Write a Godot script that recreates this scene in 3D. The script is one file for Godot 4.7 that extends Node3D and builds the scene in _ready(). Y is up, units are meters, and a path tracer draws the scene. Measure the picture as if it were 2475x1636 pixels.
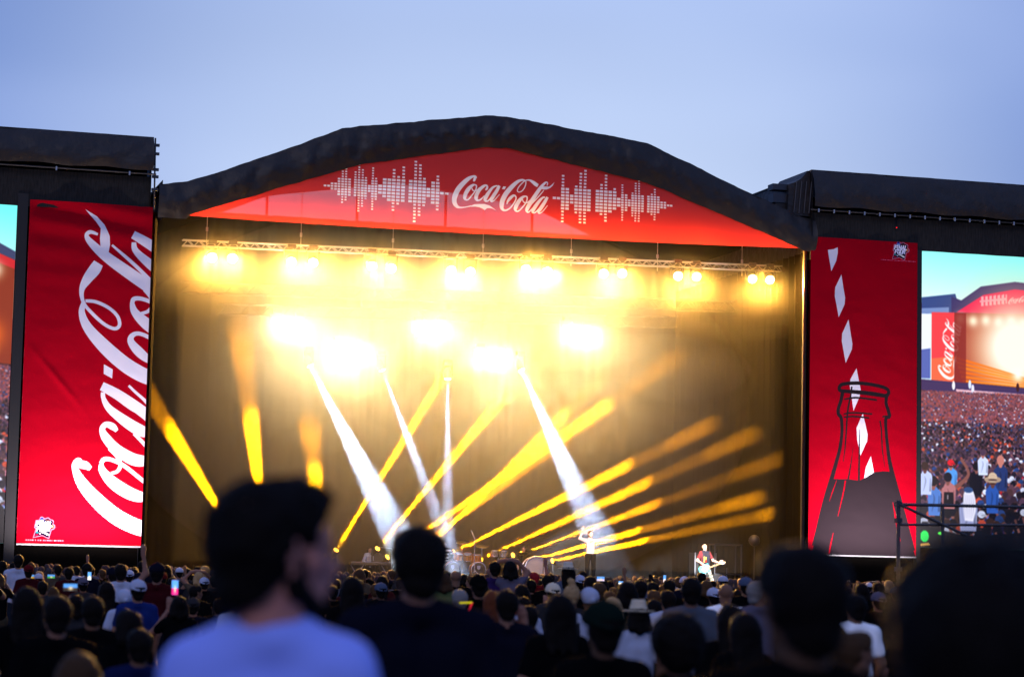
extends Node3D

# ------------------------------------------------------------------ small helpers
var taken := {}
var mats := {}

func numbered(called: String) -> String:
	var n: int = taken.get(called, 0)
	taken[called] = n + 1
	return called if n == 0 else "%s_%03d" % [called, n]

func thing(called: String, label: String, category: String, at := Vector3.ZERO, turn := 0.0, group := "") -> Node3D:
	var o := Node3D.new()
	o.name = numbered(called)
	add_child(o)
	o.position = at
	o.rotation.y = turn
	tag(o, label, category, group)
	return o

func tag(o: Node, label: String, category: String, group := "") -> Node:
	o.set_meta("label", label)
	o.set_meta("category", category)
	if group != "":
		o.set_meta("group", group)
	return o

func part(called: String, mesh: Mesh, mat: Material, parent: Node = self) -> MeshInstance3D:
	var o := MeshInstance3D.new()
	o.name = numbered(called) if parent == self else called
	o.mesh = mesh
	o.material_override = mat
	parent.add_child(o, true)
	return o

func structure(called: String, mesh: Mesh, mat: Material) -> MeshInstance3D:
	var o := part(called, mesh, mat)
	o.set_meta("kind", "structure")
	return o

func lin(r: float, g: float, b: float) -> Color:
	return Color(r, g, b).linear_to_srgb()

func mat(key: String, c: Color, rough := 0.85, metal := 0.0, spec := 0.3) -> StandardMaterial3D:
	if mats.has(key):
		return mats[key]
	var m := StandardMaterial3D.new()
	m.albedo_color = c
	m.roughness = rough
	m.metallic = metal
	m.metallic_specular = spec
	mats[key] = m
	return m

func glow(key: String, c: Color, energy: float) -> StandardMaterial3D:
	if mats.has(key):
		return mats[key]
	var m := StandardMaterial3D.new()
	m.albedo_color = Color(0.1, 0.1, 0.1)
	m.emission_enabled = true
	m.emission = c
	m.emission_energy_multiplier = energy
	mats[key] = m
	return m

# ------------------------------------------------------------------ mesh building
func new_st() -> SurfaceTool:
	var st := SurfaceTool.new()
	st.begin(Mesh.PRIMITIVE_TRIANGLES)
	return st

func done(st: SurfaceTool) -> ArrayMesh:
	st.generate_normals()
	return st.commit()

func quad(st: SurfaceTool, a: Vector3, b: Vector3, c: Vector3, d: Vector3) -> void:
	for p in [a, c, b, a, d, c]:
		st.add_vertex(p)

func box(st: SurfaceTool, c: Vector3, s: Vector3, bas := Basis.IDENTITY) -> void:
	st.set_smooth_group(-1)
	var h := s * 0.5
	var v := []
	for k in 8:
		v.append(c + bas * Vector3(h.x if k & 1 else -h.x, h.y if k & 2 else -h.y, h.z if k & 4 else -h.z))
	for f in [[0, 2, 3, 1], [5, 7, 6, 4], [4, 6, 2, 0], [1, 3, 7, 5], [2, 6, 7, 3], [0, 1, 5, 4]]:
		quad(st, v[f[0]], v[f[1]], v[f[2]], v[f[3]])

func bar(st: SurfaceTool, a: Vector3, b: Vector3, ra: float, rb := -1.0, sides := 8) -> void:
	if rb < 0.0:
		rb = ra
	st.set_smooth_group(-1)
	var d := (b - a).normalized()
	var u := d.cross(Vector3.UP if absf(d.y) < 0.9 else Vector3.RIGHT).normalized()
	var w := d.cross(u)
	for k in sides:
		var t0 := TAU * k / sides
		var t1 := TAU * (k + 1) / sides
		var e0 := u * cos(t0) + w * sin(t0)
		var e1 := u * cos(t1) + w * sin(t1)
		quad(st, a + e0 * ra, a + e1 * ra, b + e1 * rb, b + e0 * rb)
		for p in [a, a + e0 * ra, a + e1 * ra]:
			st.add_vertex(p)
		for p in [b, b + e1 * rb, b + e0 * rb]:
			st.add_vertex(p)

func lathe(st: SurfaceTool, prof: Array, at := Vector3.ZERO, bas := Basis.IDENTITY, sides := 20) -> void:
	st.set_smooth_group(0)
	for i in prof.size() - 1:
		var p: Vector2 = prof[i]
		var q: Vector2 = prof[i + 1]
		for k in sides:
			var t0 := TAU * k / sides
			var t1 := TAU * (k + 1) / sides
			quad(st, at + bas * Vector3(cos(t0) * p.x, p.y, sin(t0) * p.x), at + bas * Vector3(cos(t0) * q.x, q.y, sin(t0) * q.x),
				at + bas * Vector3(cos(t1) * q.x, q.y, sin(t1) * q.x), at + bas * Vector3(cos(t1) * p.x, p.y, sin(t1) * p.x))

func prism(st: SurfaceTool, pts: PackedVector2Array, z0: float, z1: float, at := Vector3.ZERO, bas := Basis.IDENTITY) -> void:
	st.set_smooth_group(-1)
	pts = pts.duplicate()
	if Geometry2D.is_polygon_clockwise(pts):
		pts.reverse()
	var area := 0.0
	for k in pts.size():
		area += pts[k].cross(pts[(k + 1) % pts.size()])
	if area < 0.0:
		pts.reverse()
	var tri := Geometry2D.triangulate_polygon(pts)
	for k in range(0, tri.size(), 3):
		var a: Vector2 = pts[tri[k]]
		var b: Vector2 = pts[tri[k + 1]]
		var c: Vector2 = pts[tri[k + 2]]
		if (b - a).cross(c - a) > 0.0:
			var s := b
			b = c
			c = s
		for e in [[a, z1], [b, z1], [c, z1], [a, z0], [c, z0], [b, z0]]:
			st.add_vertex(at + bas * Vector3(e[0].x, e[0].y, e[1]))
	for k in pts.size():
		var p: Vector2 = pts[k]
		var q: Vector2 = pts[(k + 1) % pts.size()]
		quad(st, at + bas * Vector3(p.x, p.y, z0), at + bas * Vector3(q.x, q.y, z0), at + bas * Vector3(q.x, q.y, z1), at + bas * Vector3(p.x, p.y, z1))

func towards(d: Vector3) -> Basis:   # a basis whose y axis points along d
	d = d.normalized()
	var x := d.cross(Vector3.BACK if absf(d.z) < 0.9 else Vector3.RIGHT).normalized()
	return Basis(x, d, x.cross(d))

func tube_part(called: String, a: Vector3, b: Vector3, r: float, m: Material, parent: Node, sides := 8) -> MeshInstance3D:
	var st := new_st()
	bar(st, a, b, r, r, sides)
	return part(called, done(st), m, parent)

func box_part(called: String, c: Vector3, s: Vector3, m: Material, parent: Node, bas := Basis.IDENTITY) -> MeshInstance3D:
	var st := new_st()
	box(st, c, s, bas)
	return part(called, done(st), m, parent)

# a sheet of cloth: f(u, v) -> point, with uv
func sheet(nu: int, nv: int, f: Callable) -> ArrayMesh:
	var st := new_st()
	st.set_smooth_group(0)
	for j in nv + 1:
		for i in nu + 1:
			var u := float(i) / nu
			var v := float(j) / nv
			st.set_uv(Vector2(u, v))
			st.add_vertex(f.call(u, v))
	for j in nv:
		for i in nu:
			var a := j * (nu + 1) + i
			for k in [a, a + 1, a + nu + 2, a, a + nu + 2, a + nu + 1]:
				st.add_index(k)
	st.generate_normals()
	return st.commit()

# ------------------------------------------------------------------ rounded bodies: joined tapered capsules meshed as surface nets
class Geo:
	var v := PackedVector3Array()
	var n := PackedVector3Array()
	var c := PackedColorArray()
	var i := PackedInt32Array()
	func mesh() -> ArrayMesh:
		var a := []
		a.resize(Mesh.ARRAY_MAX)
		a[Mesh.ARRAY_VERTEX] = v
		a[Mesh.ARRAY_NORMAL] = n
		if c.size() == v.size():
			a[Mesh.ARRAY_COLOR] = c
		a[Mesh.ARRAY_INDEX] = i
		var m := ArrayMesh.new()
		m.add_surface_from_arrays(Mesh.PRIMITIVE_TRIANGLES, a)
		return m

class Blob:
	var lo: Vector3
	var nx: int
	var ny: int
	var nz: int
	var h: float
	var k: float
	var f: PackedFloat32Array
	func _init(a: Vector3, b: Vector3, cell: float, sharp: float) -> void:
		lo = a
		h = cell
		k = sharp
		nx = int(ceil((b.x - a.x) / h)) + 1
		ny = int(ceil((b.y - a.y) / h)) + 1
		nz = int(ceil((b.z - a.z) / h)) + 1
		f.resize(nx * ny * nz)
	func cap(a: Vector3, b: Vector3, ra: float, rb: float, sq := Vector3.ONE, sub := false) -> void:
		var m := 4.5 / k
		var r := maxf(ra, rb) + m
		var l := (a.min(b) - sq * r - lo) / h
		var u := (a.max(b) + sq * r - lo) / h
		var x0 := maxi(0, int(floor(l.x)))
		var x1 := mini(nx - 1, int(ceil(u.x)))
		var y0 := maxi(0, int(floor(l.y)))
		var y1 := mini(ny - 1, int(ceil(u.y)))
		var z0 := maxi(0, int(floor(l.z)))
		var z1 := mini(nz - 1, int(ceil(u.z)))
		var inv := Vector3(1.0 / sq.x, 1.0 / sq.y, 1.0 / sq.z)
		var aa := a * inv
		var ab := b * inv - aa
		var il := 1.0 / maxf(ab.length_squared(), 1e-9)
		var dr := rb - ra
		for z in range(z0, z1 + 1):
			for y in range(y0, y1 + 1):
				var id := (z * ny + y) * nx + x0
				var p := Vector3((lo.x + x0 * h) * inv.x, (lo.y + y * h) * inv.y, (lo.z + z * h) * inv.z) - aa
				var step := h * inv.x
				for x in range(x0, x1 + 1):
					var t := clampf(p.dot(ab) * il, 0.0, 1.0)
					var d := p.distance_to(ab * t) - ra - dr * t
					if d < m:
						if sub:
							f[id] = minf(f[id], exp(k * d))
						else:
							f[id] += exp(-k * d)
					id += 1
					p.x += step
	func cut(n: Vector3, at: Vector3) -> void:   # keeps the side that n points away from
		var id := 0
		for z in nz:
			for y in ny:
				var d := n.dot(lo + Vector3(0, y * h, z * h) - at)
				for x in nx:
					if f[id] > 0.0 and d > -0.05:
						f[id] = minf(f[id], exp(-k * d))
					d += n.x * h
					id += 1
	func rough(noise: FastNoiseLite, amp: float) -> void:
		var id := 0
		for z in nz:
			for y in ny:
				for x in nx:
					if f[id] > 0.02:
						f[id] *= exp(k * amp * noise.get_noise_3d(lo.x + x * h, lo.y + y * h, lo.z + z * h))
					id += 1
	func net(g: Geo) -> void:
		var first := g.v.size()
		var vid := PackedInt32Array()
		vid.resize(f.size())
		vid.fill(-1)
		var deep := exp(k * h * 1.8)
		var sx := 1
		var sy := nx
		var sz := nx * ny
		var off := [0, sx, sy, sx + sy, sz, sz + sx, sz + sy, sz + sx + sy]
		var pos := [Vector3(0, 0, 0), Vector3(1, 0, 0), Vector3(0, 1, 0), Vector3(1, 1, 0), Vector3(0, 0, 1), Vector3(1, 0, 1), Vector3(0, 1, 1), Vector3(1, 1, 1)]
		var edges := [[0, 1], [2, 3], [4, 5], [6, 7], [0, 2], [1, 3], [4, 6], [5, 7], [0, 4], [1, 5], [2, 6], [3, 7]]
		var ik := 1.0 / k
		var faraway := 4.5 / k
		var d := PackedFloat32Array()
		d.resize(8)
		for z in nz - 1:
			for y in ny - 1:
				var base := (z * ny + y) * nx
				for x in nx - 1:
					var id := base + x
					var c0 := f[id]
					if c0 == 0.0 or c0 > deep:
						continue
					var inside := 0
					for q in 8:
						var val := f[id + off[q]]
						d[q] = faraway if val < 1e-9 else -log(val) * ik
						if val > 1.0:
							inside += 1
					if inside == 0 or inside == 8:
						continue
					var s := Vector3.ZERO
					var cnt := 0
					for e in edges:
						var da := d[e[0]]
						var db := d[e[1]]
						if (da < 0.0) != (db < 0.0):
							s += pos[e[0]].lerp(pos[e[1]], da / (da - db))
							cnt += 1
					vid[id] = g.v.size()
					g.v.append(lo + (Vector3(x, y, z) + s / cnt) * h)
					g.n.append(Vector3.ZERO)
		for z in range(1, nz - 1):
			for y in range(1, ny - 1):
				var base := (z * ny + y) * nx
				for x in range(1, nx - 1):
					var id := base + x
					if vid[id] < 0:
						continue
					var s0 := f[id] > 1.0
					for ax in 3:
						var o: int = [sx, sy, sz][ax]
						if (f[id + o] > 1.0) == s0:
							continue
						var u: int = [sy, sz, sx][ax]
						var w: int = [sz, sx, sy][ax]
						var a := vid[id]
						var b := vid[id - u]
						var c := vid[id - u - w]
						var e := vid[id - w]
						if a < 0 or b < 0 or c < 0 or e < 0:
							continue
						var tri: Array = [a, b, c, a, c, e] if not s0 else [a, c, b, a, e, c]
						for t in tri:
							g.i.append(t)
						var fn := (g.v[tri[2]] - g.v[tri[0]]).cross(g.v[tri[1]] - g.v[tri[0]])
						for t in [a, b, c, e]:
							g.n[t] += fn
		for t in range(first, g.v.size()):
			g.n[t] = g.n[t].normalized()

# ------------------------------------------------------------------ flat print: polygons drawn into an image
func fill(img: Image, poly: PackedVector2Array, col: Color, alpha := 1.0) -> void:
	var w := img.get_width()
	var hgt := img.get_height()
	var lo := INF
	var hi := -INF
	for p in poly:
		lo = minf(lo, p.y)
		hi = maxf(hi, p.y)
	var row := PackedFloat32Array()
	row.resize(w + 2)
	for y in range(maxi(0, int(floor(lo))), mini(hgt - 1, int(floor(hi))) + 1):
		row.fill(0.0)
		var x0 := w
		var x1 := -1
		for sub in 3:
			var sy := y + (sub + 0.5) / 3.0
			var xs := []
			for i in poly.size():
				var a := poly[i]
				var b := poly[(i + 1) % poly.size()]
				if (a.y <= sy) != (b.y <= sy):
					xs.append([a.x + (b.x - a.x) * (sy - a.y) / (b.y - a.y), 1 if b.y > a.y else -1])
			xs.sort_custom(func(p, q): return p[0] < q[0])
			var wind := 0
			for i in xs.size():
				if wind != 0:
					var l := clampf(xs[i - 1][0], 0.0, w)
					var r := clampf(xs[i][0], 0.0, w)
					if r > l:
						var il := int(l)
						var ir := mini(int(r), w - 1)
						x0 = mini(x0, il)
						x1 = maxi(x1, ir)
						if il == ir:
							row[il] += (r - l) / 3.0
						else:
							row[il] += (il + 1 - l) / 3.0
							row[ir] += (r - ir) / 3.0
							for x in range(il + 1, ir):
								row[x] += 1.0 / 3.0
				wind += xs[i][1]
		for x in range(x0, mini(x1, w - 1) + 1):
			if row[x] > 0.004:
				img.set_pixel(x, y, img.get_pixel(x, y).lerp(col, minf(1.0, row[x]) * alpha))

# a stroke of changing width through points (x, y, width), as an outline
func stroke(pts: Array, xf: Transform2D) -> PackedVector2Array:
	var mid := []
	var n := pts.size()
	for i in n - 1:
		var p0: Vector3 = pts[maxi(i - 1, 0)]
		var p1: Vector3 = pts[i]
		var p2: Vector3 = pts[i + 1]
		var p3: Vector3 = pts[mini(i + 2, n - 1)]
		for k in 6:
			mid.append(p1.cubic_interpolate(p2, p0, p3, k / 6.0))
	mid.append(pts[n - 1])
	var left := PackedVector2Array()
	var right := PackedVector2Array()
	for i in mid.size():
		var d: Vector3 = mid[mini(i + 1, mid.size() - 1)] - mid[maxi(i - 1, 0)]
		var nrm: Vector2 = Vector2(-d.y, d.x).normalized() * mid[i].z * 0.5
		var c := Vector2(mid[i].x, mid[i].y)
		left.append(xf * (c + nrm))
		right.append(xf * (c - nrm))
	right.reverse()
	left.append_array(right)
	return left

func V(s: String) -> Array:   # "x,y,w x,y,w ..." -> points
	var out := []
	for t in s.split(" ", false):
		var q := t.split(",")
		out.append(Vector3(float(q[0]), float(q[1]), float(q[2]) if q.size() > 2 else 0.0))
	return out

func poly(s: String, xf: Transform2D) -> PackedVector2Array:
	var out := PackedVector2Array()
	for p in V(s):
		out.append(xf * Vector2(p.x, p.y))
	return out

# the flowing script of the banners, in its own units: x along the line, y downwards
func draw_script(img: Image, xf: Transform2D, col: Color) -> void:
	for s in [
		"572,330,30 592,300,50 600,268,50 622,258,34 608,238,34 570,234,40 480,277,72 380,364,92 290,470,100 232,580,100 205,680,95 216,760,84 262,818,62 330,838,34 430,826,22 540,802,24",
		"605,395,26 560,405,50 490,467,75 432,560,80 408,640,65 427,684,40 480,680,26 542,610,26 602,530,26 632,460,26 634,415,28 605,393,26",
		"548,455,18 562,495,22 603,514,24 655,495,28 705,448,30",
		"812,495,24 838,470,44 850,430,36 820,404,36 765,428,58 700,490,66 645,580,76 632,650,70 652,692,42 702,690,28 752,650,24 800,600,20",
		"1050,412,26 1010,415,30 950,450,46 880,540,66 826,630,74 812,685,60 842,708,30 885,688,28 935,628,30 985,560,28",
		"1088,405,56 1040,500,66 970,610,72 932,688,52 948,713,30 1002,678,22 1060,612,18 1098,572,16",
		"1605,300,28 1540,287,40 1450,322,62 1340,420,86 1230,550,96 1160,680,96 1142,780,86 1152,848,62 1202,880,40 1270,860,32 1340,800,28 1402,710,26 1427,640,26 1410,597,32 1370,592,46 1312,640,62 1265,700,46 1243,760,10",
		"1615,310,20 1612,375,22 1580,452,22 1530,507,22 1475,520,22 1450,490,22 1472,430,22 1530,360,22 1600,300,22 1680,288,32 1750,322,58 1812,368,72 1856,394,62",
		"1620,600,26 1560,617,50 1490,690,75 1430,790,80 1416,858,60 1442,893,30 1492,880,26 1560,810,26 1622,730,26 1646,660,26 1642,612,28 1610,600,26",
		"1553,655,20 1570,700,22 1610,728,24 1660,717,26 1705,680,26",
		"2036,392,16 2048,345,24 2024,322,26 1980,352,46 1900,442,66 1800,590,76 1700,750,82 1652,840,72 1646,888,50 1682,904,28 1742,850,24 1800,780,22",
		"1975,480,14 1900,570,22 1820,660,24 1730,752,26",
		"2000,617,28 1950,627,40 1880,700,60 1802,810,72 1762,890,60 1792,918,30 1850,880,28 1910,810,28 1950,750,26",
		"2048,612,54 1990,720,66 1920,830,72 1880,898,52 1902,924,28 1962,888,20 2055,772,14"]:
		fill(img, stroke(V(s), xf), col)
	fill(img, poly("1165,418 1225,420 1195,475 1138,470", xf), col)
	fill(img, poly("1945,410 2010,405 2075,410 2120,380 2190,316 2150,390 2100,435 2030,466 1975,468 1918,456", xf), col)
	fill(img, poly("500,810 600,772 700,764 800,760 900,790 960,830 1045,890 960,850 900,842 850,846 805,885 760,850 700,826 620,816 540,818", xf), col)

func letters(img: Image, text: String, at: Vector2, size: float, slant: float, col: Color, weight := 0.2) -> float:
	var shapes := {"F": "0,1 0,0 .6,0|0,.48 .5,.48", "I": "0,0 0,1", "N": "0,1 0,0 .6,1 .6,0", "A": "0,1 .32,0 .64,1|.1,.68 .54,.68", "L": "0,0 0,1 .5,1", "O": "0,0 .56,0 .56,1 0,1 0,0",
		"U": "0,0 0,1 .58,1 .58,0", "R": "0,1 0,0 .52,0 .52,.5 0,.5|.3,.5 .6,1"}
	var x := at.x
	for ch in text:
		for line in shapes[ch].split("|"):
			var p := V(line)
			for i in p.size() - 1:
				var a := Vector2(x + (p[i].x - slant * p[i].y) * size, at.y + p[i].y * size)
				var b := Vector2(x + (p[i + 1].x - slant * p[i + 1].y) * size, at.y + p[i + 1].y * size)
				var d := (b - a).normalized() * weight * size * 0.5
				var n := Vector2(-d.y, d.x)
				fill(img, PackedVector2Array([a - d + n, b + d + n, b + d - n, a - d - n]), col)
		x += size * (0.42 if ch == "I" else 0.86)
	return x

# the small pennant emblem of the two banners
func emblem(img: Image, o: Vector2, s: float) -> void:
	var xf := Transform2D(0.0, Vector2(s, s), 0.0, o)
	fill(img, poly("400,360 540,340 590,220 660,190 740,220 790,280 880,235 960,230 1040,300 1160,330 1200,400 1175,500 1250,560 1270,650 1220,740 1110,780 1020,1180 700,1050 300,1150 400,760 340,680", xf), Color(0.80, 0.42, 0.52))
	fill(img, poly("440,390 570,370 610,260 660,235 720,250 780,330 890,270 950,265 1020,330 1130,370 1160,420 1140,520 1220,600 1190,700 1080,740 985,1130 700,1010 350,1105 440,740 385,640", xf), Color(0.07, 0.05, 0.13))
	fill(img, poly("560,330 600,250 680,235 750,290 770,390 700,430 590,420", xf), Color(0.05, 0.16, 0.55))
	fill(img, poly("585,335 745,335 745,380 585,380", xf), Color(0.75, 0.82, 0.95))
	fill(img, poly("820,370 870,320 1000,320 1030,385", xf), Color(0.35, 0.2, 0.2))
	fill(img, poly("1050,600 1090,560 1160,555 1205,610 1190,680 1120,700 1060,660", xf), Color(0.85, 0.42, 0.22))
	fill(img, poly("420,850 480,840 540,900 500,940 420,920", xf), Color(0.15, 0.5, 0.52))
	fill(img, poly("400,970 520,960 560,1020 390,1060", xf), Color(0.55, 0.06, 0.2))
	fill(img, poly("540,900 600,910 650,960 600,985", xf), Color(0.9, 0.9, 0.95))
	fill(img, poly("610,900 700,865 820,870 920,920 1005,960 1000,1035 900,1010 800,945 700,915", xf), Color(0.92, 0.93, 0.88))
	letters(img, "FINAL", xf * Vector2(475, 425), 190 * s, 0.22, Color(0.93, 0.94, 1.0), 0.3)
	letters(img, "FOUR", xf * Vector2(500, 650), 170 * s, 0.22, Color(0.93, 0.94, 1.0), 0.3)

func dashes(img: Image, x0: float, x1: float, y: float, h: float, col: Color, sd: int) -> void:
	var r := RandomNumberGenerator.new()
	r.seed = sd
	var x := x0
	while x < x1:
		var w := r.randf_range(0.6, 1.6) * h
		fill(img, PackedVector2Array([Vector2(x, y), Vector2(x + w, y), Vector2(x + w, y + h), Vector2(x, y + h)]), col, r.randf_range(0.6, 1.0))
		x += w + h * (0.35 if r.randf() < 0.8 else 1.0)

func disc(img: Image, c: Vector2, rx: float, ry: float, col: Color, a := 1.0) -> void:
	var p := PackedVector2Array()
	for k in 10:
		p.append(c + Vector2(cos(TAU * k / 10.0) * rx, sin(TAU * k / 10.0) * ry))
	fill(img, p, col, a)

func blur_spot(img: Image, c: Vector2, r: float, col: Color, a: float) -> void:
	for y in range(maxi(0, int(c.y - r * 2)), mini(img.get_height(), int(c.y + r * 2))):
		for x in range(maxi(0, int(c.x - r * 2)), mini(img.get_width(), int(c.x + r * 2))):
			var q := a * exp(-(Vector2(x, y) - c).length_squared() / (r * r) * 1.6)
			if q > 0.01:
				img.set_pixel(x, y, img.get_pixel(x, y).lerp(col, minf(q, 1.0)))

func tex(img: Image) -> ImageTexture:
	return ImageTexture.create_from_image(img)

# ------------------------------------------------------------------ people: 1.72 m tall, feet at the origin, facing -z
var kinds := {}      # kind -> {part name: Geo}
var kind_jobs := []

func spec(kind: String, o := {}) -> void:
	var d := {"kind": kind, "cell": 0.024, "head_cell": 0.011, "hair": "short", "hat": "", "turn": 0.0, "nod": 0.0, "wide": 1.0, "sleeve": 0.62, "shirt": true, "hands": false, "pattern": "", "sit": false, "crouch": 0.0,
		"re": Vector3(0.25, 1.13, 0.03), "rw": Vector3(0.24, 0.90, -0.08), "le": Vector3(-0.25, 1.13, 0.03), "lw": Vector3(-0.24, 0.90, -0.08), "rp": Vector3(0, -1, 0), "lp": Vector3(0, -1, 0)}
	d.merge(o, true)
	kind_jobs.append(d)

func legs_of(d: Dictionary) -> Array:
	if d.sit:
		return [[Vector3(0.1, 0.92, 0), Vector3(0.2, 0.88, -0.4), Vector3(0.22, 0.42, -0.42)], [Vector3(-0.1, 0.92, 0), Vector3(-0.2, 0.88, -0.4), Vector3(-0.22, 0.42, -0.42)]]
	var c: float = d.crouch
	return [[Vector3(0.095, 0.90, 0), Vector3(0.11 + c * 0.1, 0.49, -0.02 - c * 0.12), Vector3(0.11 + c * 0.16, 0.09, 0.03)], [Vector3(-0.095, 0.90, 0), Vector3(-0.11 - c * 0.1, 0.49, -0.02 - c * 0.12), Vector3(-0.11 - c * 0.16, 0.09, 0.03)]]

func torso(b: Blob, w: float, g: float) -> void:
	var s := 0.078 * w
	for q in [-1.0, 1.0]:
		b.cap(Vector3(q * s * 0.95, 1.30, 0.0), Vector3(q * s * 0.8, 1.08, 0.0), 0.098 + g, 0.085 + g)
		b.cap(Vector3(q * s * 0.8, 1.08, 0.0), Vector3(q * s * 0.95, 0.93, 0.01), 0.085 + g, 0.098 + g)
		b.cap(Vector3(0, 1.455, 0.02), Vector3(q * 0.165 * w, 1.395, 0.015), 0.042 + g, 0.05 + g)

func hand(b: Blob, wrist: Vector3, dir: Vector3, side: float, curl: float) -> void:
	dir = dir.normalized()
	var up := Vector3(0, 0, -1) if absf(dir.z) < 0.8 else Vector3.UP
	var across := dir.cross(up).normalized()
	up = across.cross(dir)
	var palm := wrist + dir * 0.085
	b.cap(wrist - dir * 0.015, wrist + dir * 0.02, 0.026, 0.027)
	for q in [-0.027, -0.009, 0.009, 0.027]:
		b.cap(wrist + dir * 0.02 + across * q * 0.7, palm + across * q, 0.014, 0.013)
	var lens := [0.062, 0.075, 0.08, 0.07]
	for q in 4:
		var root: Vector3 = palm + across * (q - 1.5) * 0.019
		var tip: Vector3 = root + (dir * cos(curl) + up * sin(curl)) * lens[q] * 0.5
		b.cap(root, tip, 0.0098, 0.009)
		b.cap(tip, tip + (dir * cos(curl * 2.0) + up * sin(curl * 2.0)) * lens[q] * 0.5, 0.009, 0.0075)
	var th := wrist + dir * 0.03 + across * 0.032 * side
	var t2 := th + (dir * 0.6 + across * side * 0.7 + up * 0.3).normalized() * 0.04
	b.cap(wrist + dir * 0.012 + across * 0.014 * side, th, 0.015, 0.012)
	b.cap(th, t2, 0.0115, 0.010)
	b.cap(t2, t2 + (dir * 0.9 + up * 0.35).normalized() * 0.03, 0.010, 0.008)

func head_frame(d: Dictionary) -> Transform3D:
	return Transform3D(Basis.from_euler(Vector3(d.nod, d.turn, 0)), Vector3(0, 1.495, 0.012))

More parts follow.
